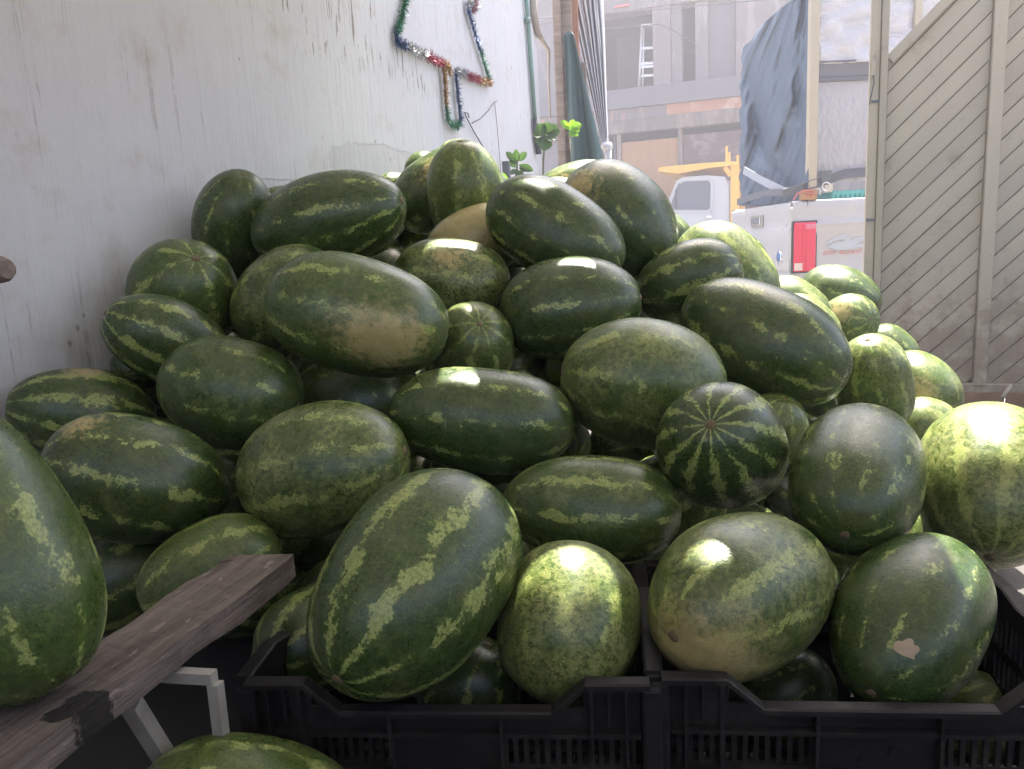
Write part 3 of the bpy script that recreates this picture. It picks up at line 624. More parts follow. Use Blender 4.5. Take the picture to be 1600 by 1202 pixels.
# id: (label, tone, stripe, pale, spot radius, spot pixel, bands)
STY = {
1: ('big bluish green watermelon lying on the plank at the far left edge', .45, .55, .1, 0, None, 9),
2: ('dark watermelon with creamy blotched stripes against the wall at the left end of heap', .2, .85, 0, .3, (130, 580), 10),
3: ('dark striped watermelon touching the wall, just above the left end of the heap', .15, .85, 0, 0, None, 10),
4: ('plain dark watermelon with brown stem scar on its right, left of the ground-spotted one', .3, .35, .25, .0, (340, 540), 10),
5: ('long dark watermelon with buff upper side, directly right of the big left-edge melon', .1, .62, .15, .26, (130, 668), 10),
6: ('olive mottled watermelon with oval stem scar on its right end, centre left', .45, .6, .6, .0, (500, 675), 10),
7: ('round green watermelon with star of pale stripes on top, beside the wall', .55, .62, 0, 0, None, 8),
8: ('mottled watermelon half hidden behind the melon with tan ground spot', .3, .6, .55, 0, None, 11),
9: ('large smooth watermelon with long tan ground spot on its front', .55, .5, .1, .62, (600, 530), 9),
10: ('upright dark watermelon with stem scar on top against the wall', .15, .4, 0, 0, None, 11),
11: ('large dark watermelon with dashed pale stripes on top of the left heap', .15, .6, 0, 0, None, 11),
12: ('sliver of light green watermelon peeping between the two top left melons', .8, .5, .3, 0, None, 9),
13: ('green watermelon with sunlit top edge behind the tall upright one at the peak', .35, .5, .1, .3, (672, 262), 9),
14: ('tall light green watermelon standing upright at the peak of the heap', .9, .6, .45, 0, None, 9),
15: ('small watermelon with a white sunlit spot, behind the top left melon', .5, .5, .2, 0, None, 9),
16: ('beige ground-spotted watermelon squeezed behind the top centre melon', .6, .3, .5, 1.35, (730, 345), 9),
17: ('dark watermelon tilted to the right at top centre of the heap', .12, .55, .05, 0, None, 10),
18: ('watermelon with brilliant sunlit top behind the tall dark one at the top', .6, .5, .4, .3, (870, 285), 9),
19: ('big dark watermelon rising highest right of centre, in front of the orange plywood', .1, .3, .05, .38, (905, 290), 10),
20: ('sliver of green watermelon right of the big dark top melon', .6, .4, .2, 0, None, 9),
21: ('brownish netted watermelon with sunlit top below the beige one', .3, .5, .75, .3, (700, 400), 9),
22: ('dark watermelon with one small sun spot on its top, middle of heap', .12, .42, .05, 0, None, 11),
23: ('yellowish watermelon with star end facing up, squeezed beside the ground-spotted one', .6, .7, .5, 0, None, 9),
24: ('dark watermelon with slanting pale stripes right of top centre', .15, .75, 0, 0, None, 10),
25: ('light green watermelon with bright rim in front of the pickup tailgate', .75, .6, .5, 0, None, 9),
26: ('large dark watermelon sloping down to the right, right of centre', .15, .55, .15, 0, None, 10),
27: ('big pale green mottled watermelon in the middle right of the heap', .6, .55, .55, 0, None, 9),
28: ('dark watermelon with square patch of sun on its top, centre', .2, .6, .05, 0, None, 9),
29: ('green striped watermelon lying level just behind the two sunlit front crates melons', .4, .62, .3, 0, None, 9),
30: ('largest boldly striped watermelon leaning in the left crate, star end down', .22, .82, .05, .0, (660, 960), 9),
31: ('shaded striped watermelon peeking out left of the largest front melon', .2, .85, 0, 0, None, 9),
32: ('light green watermelon behind the end of the wooden plank', .85, .75, .15, 0, None, 9),
33: ('pale netted watermelon with round sun patch in the left crate', .6, .5, .95, 0, None, 10),
34: ('watermelon with creamy yellow underside and stem scar in the right crate', .45, .55, .75, .85, (1085, 1040), 10),
35: ('dark watermelon with pink scab and stem scar in the right crate', .12, .42, .05, 0, None, 11),
36: ('smooth dark round watermelon with bluish sheen atop the right crate', .25, .5, .1, 0, None, 11),
37: ('dark watermelon with zigzag pale stripes radiating from its facing end', .10, .95, 0, 0, None, 12),
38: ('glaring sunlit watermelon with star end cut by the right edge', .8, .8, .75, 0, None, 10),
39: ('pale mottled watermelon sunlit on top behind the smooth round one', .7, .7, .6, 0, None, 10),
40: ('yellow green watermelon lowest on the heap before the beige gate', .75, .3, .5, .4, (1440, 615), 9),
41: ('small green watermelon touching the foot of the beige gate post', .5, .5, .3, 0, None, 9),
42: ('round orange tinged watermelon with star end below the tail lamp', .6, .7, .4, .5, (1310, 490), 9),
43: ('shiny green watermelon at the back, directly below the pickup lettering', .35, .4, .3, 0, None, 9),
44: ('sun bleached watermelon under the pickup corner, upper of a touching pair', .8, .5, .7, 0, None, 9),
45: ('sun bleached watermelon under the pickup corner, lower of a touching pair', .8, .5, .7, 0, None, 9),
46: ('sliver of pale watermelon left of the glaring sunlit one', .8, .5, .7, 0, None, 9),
47: ('small light green watermelon wedged behind the zigzag striped one', .85, .6, .5, 0, None, 9),
48: ('watermelon cut by the bottom edge, in front of the left crate', .7, .72, .3, .0, (365, 1165), 10),
49: ('dark watermelon deep inside the left crate below the largest one', .1, .5, 0, 0, None, 9),
50: ('light green watermelon low in the right crate corner', .8, .6, .4, 0, None, 9),
51: ('dark watermelon deep inside the right crate', .1, .4, 0, 0, None, 9),
52: ('dark shaded watermelon behind the plank, below the long buff-topped one', .1, .7, 0, 0, None, 9),
53: ('shadowed watermelon in the hollow under the ground-spotted one', .2, .4, 0, 0, None, 9),
}

random.seed(3)
for k, e in MEL.items():
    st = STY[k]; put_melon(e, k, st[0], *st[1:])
for k, e in enumerate(FILL):
    lab = 'shadowed dark green watermelon deep in the gaps of the heap'
    put_melon(e, 60+k, lab, random.uniform(0, .6), random.uniform(.3, .9), random.uniform(0, .4), group='watermelons buried in the heap')
# dried scab on the front right melon
pc, pl = melon_hit(MEL[35], 1413, 1018); nrm = (pc-Vector(MEL[35][0])).normalized()
t1 = nrm.orthogonal().normalized(); t2 = nrm.cross(t1); bm = bmesh.new(); ring = []
for k in range(28):
    q = 2*math.pi*k/28; r = .0145*(1+.36*abs(math.sin(3*q))+.08*math.sin(2*q+1)); x_, y_ = r*math.cos(q), r*.8*math.sin(q)
    ring.append(bm.verts.new(pc + t1*x_ + t2*y_ - nrm*(.0006+ (r*r)/.22*.5) + nrm*.0012))
c0 = bm.verts.new(pc+nrm*.0022); 
for k in range(28): bm.faces.new((c0, ring[k], ring[(k+1) % 28]))
me = to_me('scab', bm, True); sc = link('scab', me, M['scab'])
for o in bpy.data.objects:
    if o.get('label') == STY[35][0] and o.type == 'MESH':
        bpy.context.view_layer.update(); sc.parent = o; sc.matrix_parent_inverse = o.matrix_world.inverted()

# ------------------------------------------------------------------ unseen sheet roof: edge and openings shaped to place the sun patches
RZ = 2.5
def up_roof(p): t = (RZ-p.z)/SUN.z; return (p.x+SUN.x*t, p.y+SUN.y*t)
edge = [(2.75, -1.6), (2.75, 2.24), (.35, 2.25), (.30, 2.255), (.25, 2.28), (.20, 2.36), (.185, 2.66), (.12, 2.73), (.05, 2.81), (-.10, 2.86), (-.26, 2.90), (-.36, 2.90), (-.5, 2.87), (-.68, 2.85), (-.80, 2.75), (-.87, 2.70), (-.98, 2.80), (-1.15, 2.87), (-1.3, 2.93), (WX-.3, 2.95), (WX-.3, -1.6)]
holes_px = [(33, [(795, 945), (812, 915), (840, 886), (875, 868), (915, 865), (950, 890), (968, 930), (968, 962), (880, 965)]),  # openings traced back along the sun from the wanted lit patches
            (35, [(1447, 827), (1472, 829), (1522, 850), (1553, 900), (1554, 962), (1522, 940), (1502, 915), (1485, 872)]),
            (34, [(1070, 886), (1084, 862), (1108, 855), (1132, 868), (1143, 890), (1105, 896)]),
            (28, [(692, 571), (738, 571), (746, 600), (684, 600)]),
            (23, [(706, 477), (733, 477), (734, 490), (703, 489)]),
            (22, [(885, 402), (922, 402), (930, 413), (872, 414)]),
            (21, [(672, 376), (748, 377), (742, 391), (660, 392)]),
            (17, [(778, 304), (800, 294), (832, 290), (872, 296), (850, 303), (815, 301)]),
            (30, [(766, 733), (785, 745), (804, 790), (806, 850), (796, 830), (790, 780)])]
holes = []
for k, poly in holes_px: holes.append([up_roof(melon_hit(MEL[k], x, y)[0]) for x, y in poly])
pts = []; cons = []; 
for ring in [edge]+holes:
    n0 = len(pts); pts += [Vector(p) for p in ring]; cons += [(n0+i, n0+(i+1) % len(ring)) for i in range(len(ring))]
vo, eo, fo, *_ = delaunay_2d_cdt(pts, cons, [], 0, 1e-5)
def inpoly(p, poly):
    c = False
    for i in range(len(poly)):
        (x1, y1), (x2, y2) = poly[i], poly[i-1]
        if (y1 > p[1]) != (y2 > p[1]) and p[0] < (x2-x1)*(p[1]-y1)/(y2-y1)+x1: c = not c
    return c
fs = []
for f in fo:
    g = sum((vo[i] for i in f), Vector((0, 0)))/len(f)
    if inpoly(g, edge) and not any(inpoly(g, h) for h in holes): fs.append(f)
me = bpy.data.meshes.new('roof'); me.from_pydata([(v.x, v.y, RZ) for v in vo], [], fs)
ro = link('sun_patch_roof', me, M['roof'], None, 'unseen white translucent sheet roof, openings cut to put sun patches on the melons', 'roof')
for ry in (-1.4, -.7, 0, .7, 1.4): bar('rafter', (WX-.05, ry, RZ+.06), (2.7, ry, RZ+.06), .05, .09, M['post'], ro, (0, 1, 0))
box('added_rear_wall', WX+.004, 2.6, -1.6, -1.4, 0, 1.3, M['brick_wall'], label='unseen low grey plaster wall at the back, added to hold down fill light', cat='wall')  # added out of view; kept low so some fill passes above
box('side_wall', 2.6, 2.8, -1.6, 4.9, 0, 1.2, M['brick_wall'], label='unseen low grey plaster wall at the right, added to hold down fill light', cat='wall')  # added out of view; height chosen for the light from the right

M['gateback'] = basic('gate_backing', (.17, .14, .11), .8, .2, 4)
M['terra'] = basic('terracotta_board', (.34, .17, .11), .85, .2, 5, .2)
M['rootm'] = basic('pale_root', (.34, .29, .26), .9, .2, 10, .3)
# ------------------------------------------------------------------ black plastic crates
def crate_proto():
    root = empty('plastic_crate', (0, 0, 0)); L_, D_, H_ = CR; t = .012
    def wall(pt, L, notch):
        """one slotted wall along u in 0..L, z 0..H; pt(u, v, z) -> point, v = outward"""
        bm = bmesh.new()
        def bx(u0, u1, v0, v1, z0, z1):
            q = [bm.verts.new(pt(u, v, z)) for z in (z0, z1) for u, v in ((u0, v0), (u1, v0), (u1, v1), (u0, v1))]
            for s in ((3,2,1,0),(4,5,6,7),(0,1,5,4),(1,2,6,5),(2,3,7,6),(3,0,4,7)): bm.faces.new([q[i] for i in s])
        zn = H_-notch; lng = L > .4
        ribs = [.03, .075, .193, L-.193, L-.075, L-.03] if lng else [.03, .075, L/2, L-.075, L-.03]
        bx(.012, L-.012, 0, .004, zn-.036, zn-.002); bx(.012, L-.012, 0, .004, 0, .03)          # upper and lower webs
        for zl in (zn-.036, zn-.092, zn-.150): bx(.012, L-.012, .0045, .017, zl-.003, zl+.003)   # ledges
        for zl in (zn-.092, zn-.150): bx(.012, L-.012, 0, .004, zl-.007, zl+.007)
        for u in ribs: bx(u-.0022, u+.0022, .0042, .020, .0, (H_ if (u < .1 or u > L-.1) else zn)-.009)
        rows = ((zn-.085, zn-.036), (zn-.143, zn-.099), (.03, zn-.157))
        n = int((L-.03)/.0138)
        for k in range(n):
            u = .015+(k+.5)*(L-.03)/n
            if lng and .193 < u < L-.193: continue
            for z0, z1 in rows: bx(u-.0032, u+.0032, 0, .006, z0, z1)
        if lng: bx(.195, L-.195, 0, .006, .03, zn-.036)                                # blank name panel
        bx(.012, .085, 0, .004, zn-.002, H_-.009); bx(L-.085, L-.012, 0, .004, zn-.002, H_-.009)
        for uu in (.052, L-.052): bx(uu-.002, uu+.002, .0042, .016, zn-.02, H_-.009)
        if lng and pt(0, 1, 0)[1] < 0:                                                 # faint moulded mark on the panel
            c = L/2
            for du, w_, z0, z1 in ((-.030, .006, -.066, -.062), (-.026, .004, -.072, -.066), (-.021, .004, -.078, -.072), (-.016, .004, -.072, -.066), (-.004, .008, -.070, -.062), (.009, .007, -.070, -.063), (.020, .008, -.070, -.060), (.032, .006, -.068, -.062), (-.02, .004, -.085, -.080)):
                bx(c+du-w_/2, c+du+w_/2, .006, .0072, zn+z0, zn+z1)
        return bm
    def rim(pt, L, notch):
        bm = bmesh.new(); u1 = .082 if L > .4 else .09; H = H_
        prof = [(.0, H), (u1, H), (u1+.045, H-notch), (L-u1-.045, H-notch), (L-u1, H), (L, H)]
        prv = None; w0, w1, th = -.003, .020, .009
        sec = []
        for u, z in prof: sec.append([bm.verts.new(pt(u, v, z+dz)) for v, dz in ((w0, -th), (w1, -th), (w1, -.002), (w1-.003, 0), (w0+.003, 0), (w0, -.002))])
        for a, b in zip(sec, sec[1:]):
            for i in range(6): bm.faces.new((a[i], a[(i+1) % 6], b[(i+1) % 6], b[i]))
        bm.faces.new(sec[0]); bm.faces.new(sec[-1][::-1]); return bm
    sides = ((lambda u, v, z: (u, -v, z), L_, .040), (lambda u, v, z: (L_-u, D_+v, z), L_, .045), (lambda u, v, z: (-v, D_-u, z), D_, .012), (lambda u, v, z: (L_+v, u, z), D_, .012))
    for pt, L, nt_ in sides:
        wl = link('side_wall', to_me('side_wall', wall(pt, L, nt_)), M['crate'], root)
        link('rim', to_me('rim', rim(pt, L, nt_)), M['crate'], wl)
    for x, y in ((0, 0), (L_, 0), (L_, D_), (0, D_)):
        bm = bmesh.new(); sx, sy = (1 if x == 0 else -1), (1 if y == 0 else -1); box_bm(bm, min(x-.016*sx, x+.011*sx), max(x-.016*sx, x+.011*sx), min(y-.016*sy, y+.011*sy), max(y-.016*sy, y+.011*sy), 0, H_-.0095, .005); link('corner_post', to_me('corner_post', bm), M['crate'], root)
    bm = bmesh.new()
    for k in range(14): box_bm(bm, .02+k*(L_-.04)/14, .02+(k+.55)*(L_-.04)/14, .01, D_-.01, .004, .012)
    for k in range(8): box_bm(bm, .01, L_-.01, .02+k*(D_-.04)/8, .02+(k+.5)*(D_-.04)/8, .0125, .018)
    link('base_grid', to_me('base_grid', bm), M['crate'], root)
    return root
def copy_tree(o, parent=None):
    c = o.copy(); C.objects.link(c); c.parent = parent
    for ch in list(o.children): copy_tree(ch, c)
    return c
CR = (.535, .335, .275)
RIMZ = .55
crate_rot = YAW - math.radians(6.5)
ca = hZ(1032, 1048, RIMZ); cb = hZ(1008, 1060, RIMZ)
ux = Vector((math.cos(crate_rot), math.sin(crate_rot), 0))
k0 = crate_proto(); k0.location = (ca.x, ca.y, RIMZ-CR[2]); k0.rotation_euler.z = crate_rot
tag(k0, 'black slotted plastic crate with blank panel, holding the scabbed melon at right', 'crate', 'black plastic crates')
pl = cb - ux*CR[0]*.99
for x, y, z, lab, dr in ((pl.x, pl.y, RIMZ-CR[2]-.004, 'black slotted plastic crate under the largest striped melon, in deep shadow', .02),
                         (ca.x, ca.y, 0, 'black plastic crate underneath the right crate, lower of the stack', 0), (pl.x, pl.y, -.004+.004, 'black plastic crate underneath the left crate, lower of the stack', .02)):
    k = copy_tree(k0); k.location = (x, y, z); k.rotation_euler.z = crate_rot+dr; tag(k, lab)

# ------------------------------------------------------------------ plank, trestle, bottle, peg
PZ = .66
pts = [hZ(342, 879, PZ), hZ(465, 864, PZ), hZ(474, 876, PZ)]
a0, a1 = hZ(342, 879, PZ), hZ(466, 865, PZ); b1 = hZ(181, 1073, PZ); dirp = (b1-a1).normalized(); LEN = .62; sidev = Vector((dirp.y, -dirp.x, 0)); 
if (a0-a1).dot(sidev) < 0: sidev = -sidev
Wp = (a0-a1).dot(sidev)
ang = math.atan2(-dirp.y, -dirp.x); pr = empty('wooden_plank', a1+dirp*LEN, ang, 'thick weathered wooden plank with charred knot under the big left melon', 'plank')
def plank_pt(i, j, k, n=26):
    s = i/n; wob = .004*math.sin(s*7)+.003*math.sin(s*17+1)+random.uniform(-.0016, .0016); x = s*LEN; y = j*(Wp+wob)
    if s > .93 and j < .5: y += (s-.93)*.12
    if j > .5 and s == 1.0: x -= (a0-a1).dot(-dirp)*-1 if (a0-a1).dot(-dirp) < 0 else -min(.03, (a0-a1).dot(-dirp))
    z = (0 if k else -.034-.003*math.sin(s*9))+.0015*math.sin(s*23+j*3)+random.uniform(-.0008, .0008)
    return (x, y, z)
bm = bmesh.new(); n = 26; G = {}
for i in range(n+1):
    for j in (0, 1):
        for k in (0, 1): G[i, j, k] = bm.verts.new(plank_pt(i, j, k))
for i in range(n):
    bm.faces.new((G[i,0,1], G[i+1,0,1], G[i+1,1,1], G[i,1,1])); bm.faces.new((G[i,1,0], G[i+1,1,0], G[i+1,0,0], G[i,0,0]))
    bm.faces.new((G[i,0,0], G[i+1,0,0], G[i+1,0,1], G[i,0,1])); bm.faces.new((G[i,1,1], G[i+1,1,1], G[i+1,1,0], G[i,1,0]))
bm.faces.new((G[0,0,0], G[0,0,1], G[0,1,1], G[0,1,0])); bm.faces.new((G[n,0,1], G[n,0,0], G[n,1,0], G[n,1,1]))
bmesh.ops.bevel(bm, geom=[e for e in bm.edges if e.calc_face_angle(0) > 1.0], offset=.004, segments=2, affect='EDGES')
link('board', to_me('board', bm), M['plank'], pr)
inv = (Matrix.Translation(a1+dirp*LEN) @ Matrix.Rotation(ang, 4, 'Z')).inverted()
def plank_material():
    b = NB('weathered_plank_with_burn'); o = b.obj
    g = b.noise(b.map(o, (2.2, 24, 24)), 1.6, 8, .68, .5); f = b.noise(b.map(o, (7, 110, 110)), 1.5, 4, .7); bl = b.noise(o, 14, 6, .7)
    col = b.mix(b.ramp(g, .3, .7), (.080, .062, .052), (.20, .162, .138)); col = b.mix(b.math('MULTIPLY', b.ramp(f, .52, .70), .55), col, (.045, .032, .026))
    col = b.mix(b.math('MULTIPLY', b.ramp(bl, .50, .66), .40), col, (.06, .045, .036)); col = b.mix(b.math('MULTIPLY', b.ramp(b.noise(b.map(o, (1, 3, 3)), 22, 5, .6), .60, .68), .45), col, (.38, .31, .26))
    msk = None; x, y, z = b.sep(o)
    for px, py, r in ((138, 1098, .021), (94, 1117, .013)):
        q = inv @ hZ(px, py, PZ)
        d = b.vmath('DISTANCE', b.comb(b.math('MULTIPLY', x, 1.0), b.math('MULTIPLY', y, .8), 0.0), (q.x, q.y*.8, 0))
        m = b.ramp(b.math('ADD', d, b.math('MULTIPLY', b.math('SUBTRACT', b.noise(o, 95, 5, .7), .5), .022)), r*.9, r*1.15, 1.0, 0.0); msk = m if msk is None else b.math('MAXIMUM', msk, m)
    col = b.mix(b.math('MULTIPLY', msk, b.ramp(b.noise(o, 160, 4, .7), .30, .55, .99, .90)), col, (.008, .007, .006))
    b.bump(b.math('SUBTRACT', b.math('ADD', g, b.math('MULTIPLY', f, .8)), b.math('MULTIPLY', msk, 1.2)), .7, .005)
    return b.set(col, .8, 0, .3)
M['plankb'] = plank_material()
for ch in pr.children: ch.data.materials.clear(); ch.data.materials.append(M['plankb'])
tz = PZ-.038
tp = hZ(334, 1050, tz); tl = hZ(262, 1046, tz-.0); 
ts = empty('steel_trestle', (tp.x, tp.y, 0), 0, 'pale painted steel trestle holding up the wooden plank', 'trestle')
dv = Vector((tl.x-tp.x, tl.y-tp.y, 0)).normalized(); rel = lambda p: (p[0]-tp.x, p[1]-tp.y, p[2])
bar('top_rail', rel((tp.x, tp.y, tz-.007)), rel((tp.x+dv.x*.34, tp.y+dv.y*.34, tz-.007)), .014, .014, M['steel'], ts, ZUP)
bar('leg', rel((tp.x, tp.y, tz-.0145)), rel((tp.x+.004, tp.y-.012, 0)), .014, .014, M['steel'], ts, dv)
far = Vector((tp.x, tp.y, 0))+dv*.325
bar('leg', rel((far.x, far.y, tz-.0145)), rel((far.x, far.y-.012, 0)), .014, .014, M['steel'], ts, dv)
bar('cross_rail', rel((tp.x+.0, tp.y-.0, .16)), rel((far.x, far.y, .16)), .022, .022, M['darksteel'], ts, ZUP)
g1 = hZ(205, 1100, .60); g2 = hZ(330, 1300, .36)
bar('brace', rel((g1.x, g1.y, g1.z)), rel((g2.x, g2.y, g2.z)), .018, .020, M['steel'], ts, tuple(RT))
pp = hX(12, 421, WX+.30)
bm = bmesh.new(); tube_bm(bm, [(WX-.02, pp.y-.03, pp.z+.01), (WX+.15, pp.y-.015, pp.z+.004), (pp.x-.012, pp.y, pp.z), (pp.x, pp.y, pp.z)], [.028, .026, .024, .017], 10)
link('wooden_peg', to_me('wooden_peg', bm), M['plank'], None, 'worn wooden peg end sticking out at the left edge of the white wall', 'peg')

# ------------------------------------------------------------------ tinsel star on the wall
star = empty('tinsel_garland', hX(690, 110, WX), 0, 'star outline of coloured tinsel garland fixed to the white wall', 'garland')
so = star.location.copy()
def tinsel_strand(col, pxs, rad=.028, dens=2600, hang=.25):
    pts = [hX(x, y, WX+.018) for x, y in pxs]; bm = bmesh.new(); rg = random.Random(len(pxs)*7+int(pxs[0][0]))
    tube_bm(bm, [p-so for p in pts], .003, 5)
    for a, b in zip(pts, pts[1:]):
        L = (b-a).length
        for _ in range(int(L*dens)+4):
            p = a.lerp(b, rg.random())-so; d = Vector((rg.uniform(-.25, 1), rg.gauss(0, 1), rg.gauss(-hang, 1))).normalized()*rad*rg.uniform(.6, 1.25)
            s = d.cross(Vector((rg.gauss(0, 1), rg.gauss(0, 1), rg.gauss(0, 1)))).normalized()*.0013
            bm.faces.new([bm.verts.new(q) for q in (p-s, p+s, p+d+s*.6, p+d-s*.6)])
    return link('tinsel_strand', to_me('tinsel_strand', bm), M['t_'+col], star)
for col, pts in (('green', [(636, -40), (633, 0), (626, 30), (619, 50)]), ('blue', [(619, 50), (618, 62), (627, 70), (634, 70)]), ('silver', [(634, 71), (650, 79), (665, 86)]),
                 ('red', [(665, 87), (678, 93), (691, 99)]), ('gold', [(690, 98), (701, 104), (702, 116)]), ('gold', [(692, 106), (695, 135), (696, 165)]), ('green', [(696, 165), (699, 188), (708, 197), (719, 194)]),
                 ('blue', [(719, 192), (716, 160), (711, 112)]), ('silver', [(711, 110), (720, 114), (728, 117)]), ('red', [(727, 116), (738, 121), (749, 125)]), ('gold', [(749, 125), (758, 128), (767, 128)]),
                 ('green', [(764, 126), (758, 105), (749, 76)]), ('blue', [(749, 76), (738, 40), (729, 10)]), ('silver', [(729, 10), (733, 4), (744, 12)]), ('red', [(738, 18), (742, 2), (746, -30)])):
    tinsel_strand(col, pts)
# ------------------------------------------------------------------ wires, conduit on the wall
wr = empty('wall_wire', hX(740, 200, WX), 0, 'thin grey wire looped on nails below the tinsel garland', 'wire'); wo_ = wr.location.copy()
def wire(pxs, off=.01, r=.0022): tube('strand', [hX(x, y, WX+off)-wo_ for x, y in pxs], r, M['cable'], wr, 5)
wire([(733, 184), (731, 177), (726, 176), (728, 182), (740, 205), (752, 225), (761, 240)], .012, .003)
wire([(737, 193), (752, 185), (764, 172), (772, 160), (777, 158)], .01); wire([(773, 160), (777, 200), (781, 250), (783, 275)], .01, .0015)
cp = empty('conduit_pipe', hX(830, 100, WX), 0, 'thin green conduit running down the white wall near its end', 'pipe'); co = cp.location.copy()
tube('pipe', [hX(x, y, WX+.02)-co for x, y in ((819, -40), (824, 20), (829, 90), (836, 188))], .014, M['pipe'], cp, 10)
tube('bracket', [hX(x, y, WX+.025)-co for x, y in ((836, 186), (838, 215), (842, 240))], .020, M['cable'], cp, 8)
tube('clamp', [hX(x, y, WX+.02)-co for x, y in ((823, 30), (825, 34))], .020, M['pipe'], cp, 8)
tube('dry_root', [hX(x, y, WX+.02) for x, y in ((832, -30), (834, 20), (840, 50), (850, 68), (858, 80), (857, 120), (860, 185))], [.02, .024, .022, .015, .012, .009, .006], M['rootm'], None, 7, label='dry pale root clinging to the wall end beside the green conduit', cat='root')

# ------------------------------------------------------------------ wall end: boards, green tarp, gathered striped curtain
YB = 5.42
bd = empty('leaning_boards', (hY(870, 200, YB).x, YB, 0), 0, 'brown vertical boards standing at the end of the white wall', 'boards'); bo = bd.location.copy()
def board(x0, x1, y0, mat, dy=0, yb=None):
    a, b = hY(x0, y0, YB+dy), hY(x1, y0, YB+dy); box('board', a.x-bo.x, b.x-bo.x, dy, dy+.03, 0, a.z if y0 > -20 else 3.4, mat, bd, .003)
board(861, 873, -40, M['post']); board(874, 890, -40, M['post'], .04); board(890, 915, 100, M['post'], .09); board(876, 900, -40, M['terra'], .135)
def poly_sheet(name, pxs, Y, mat, thick=.012, parent=None, **k):
    return prism(name, [hY(x, y, Y) for x, y in pxs], (0, thick, 0), mat, parent, **k)
gt0 = hY(884, 55, YB-.06)
def gt(u, v):
    y = 55+(330-55)*v; xl = 881+v*11; xr = 897+ (962-897)*v*(330-55)/(330-55)
    p = hY(xl+(xr-xl)*u, y - (6*(1-v))*math.sin(u*math.pi), YB-.06); p.y += .03*math.sin(u*11+v*3)*(.3+v) ; return p
o = link('green_tarp', grid_me('green_tarp', gt, 24, 40), M['greentarp'], None, 'dark green tarpaulin hanging in front of the boards', 'tarpaulin'); solid(o, .004)
ro_ = P(893, 250, 6.0)
YC = 5.75
cu = empty('gathered_curtain', (hY(945, 230, YC).x, YC, 0), 0, 'white striped curtain gathered and tied at the shop opening', 'curtain'); cuo = cu.location.copy()
NS = 13
for k in range(NS):
    t0, t1 = k/NS, (k+1)/NS
    def strip(u, v, t0=t0, t1=t1, k=k):
        y = -70+v*(238+70); t = t0+(t1-t0)*u; xt = 868+ (938-868)*t; xb = 944+(951-944)*t; s = v**.92
        p = hY(xt+(xb-xt)*s + (1.5*math.sin(v*5+k))*(1-v), y, YC); p.y += (.05*(1-.6*v))*math.sin(math.pi*u)*(1 if k % 2 else -1); return p-cuo
    o = link('pleat', grid_me('pleat', strip, 6, 26), M['curtain'] if k % 4 else M['curtaindark'], cu); solid(o, .003)
tube('tie_knot', [hY(x, y, YC-.04)-cuo for x, y in ((941, 226), (947, 230), (953, 229), (956, 233))], [.02, .035, .03, .012], M['curtain'], cu, 8)
tube('tie_end', [hY(x, y, YC-.03)-cuo for x, y in ((949, 234), (951, 250), (953, 275))], [.03, .022, .02], M['curtain'], cu, 7)

# ------------------------------------------------------------------ plants by the wall end
def leaf_me(L, W, curl=.25):
    def f(u, v):
        x = (u-.5)*2; ww = W/2*math.sin(math.pi*min(1, v*.96+.02))**.75*(.75+.35*v); return (x*ww, v*L, -curl*L*v*v+.18*ww*x*x)
    return grid_me('leaf', f, 6, 8)
def plant(name, label, base, stem_px, leaves, d, mat):
    root = empty(name, (base.x, base.y, 0), 0, label, 'plant'); ro2 = root.location.copy()
    top = [P(x, y, d)-ro2 for x, y in stem_px]
    tube('stem', [Vector((0, 0, 0))]+top, [.009]+[.006]*len(top), M['stem'], root, 6)
    for (x0, y0, x1, y1, w) in leaves:
        a, b = P(x0, y0, d), P(x1, y1, d-.03); v = b-a; L = v.length; o = link('leaf', leaf_me(L, w*d/F, .12), mat, root)
        yv = v.normalized(); nn = (EYE-a).normalized()+Vector((random.uniform(-.4, .4), random.uniform(-.3, .3), random.uniform(.1, .6))); zv = (nn-yv*nn.dot(yv)).normalized(); xv = yv.cross(zv)
        o.matrix_local = Matrix.Translation(a-ro2) @ Matrix((xv, yv, zv)).transposed().to_4x4()
    return root
plant('wild_plant', 'small plant with dark oval leaves behind the top of the heap', P(808, 400, 4.45), [(811, 330), (809, 285), (808, 262), (808, 250)],
      [(807, 256, 792, 237, 13), (808, 254, 806, 234, 12), (810, 252, 822, 238, 12), (811, 258, 832, 266, 13), (806, 262, 796, 251, 10), (808, 266, 815, 281, 15), (806, 264, 799, 272, 9), (811, 262, 820, 268, 6)], 4.45, M['leafd'])
plant('wild_plant', 'clump of rounded grey green leaves at the corner of the white wall', P(850, 420, 4.7), [(848, 330), (849, 250), (852, 212)],
      [(852, 212, 840, 194, 22), (852, 208, 858, 192, 22), (853, 208, 874, 204, 28), (852, 212, 850, 234, 26), (850, 210, 834, 210, 16), (853, 210, 868, 216, 22), (851, 210, 838, 222, 14)], 4.7, M['leafd'])
plant('wild_plant', 'bright lime green sprig hanging before the green tarpaulin', P(892, 420, 5.0), [(893, 330), (891, 250), (890, 206)],
      [(890, 203, 877, 188, 13), (891, 202, 896, 187, 12), (891, 203, 908, 194, 17), (892, 205, 905, 204, 12), (890, 204, 896, 213, 9), (891, 206, 903, 212, 9), (889, 202, 884, 194, 8)], 5.0, M['leafl'])
plant('wild_plant', 'yellow green leaf clump low beside the upright melon', P(797, 420, 4.3), [(797, 330), (796, 300)], [(796, 298, 791, 279, 16), (797, 299, 803, 281, 14), (796, 298, 786, 270, 9), (797, 300, 806, 290, 12)], 4.3, M['leafl'])
sa = P(784, 252, 4.35); box('dark_stake', sa.x, sa.x+.04, sa.y, sa.y+.03, 0, sa.z, M['darksteel'], bev=.003, label='short dark stake standing behind the upright melon', cat='stake')

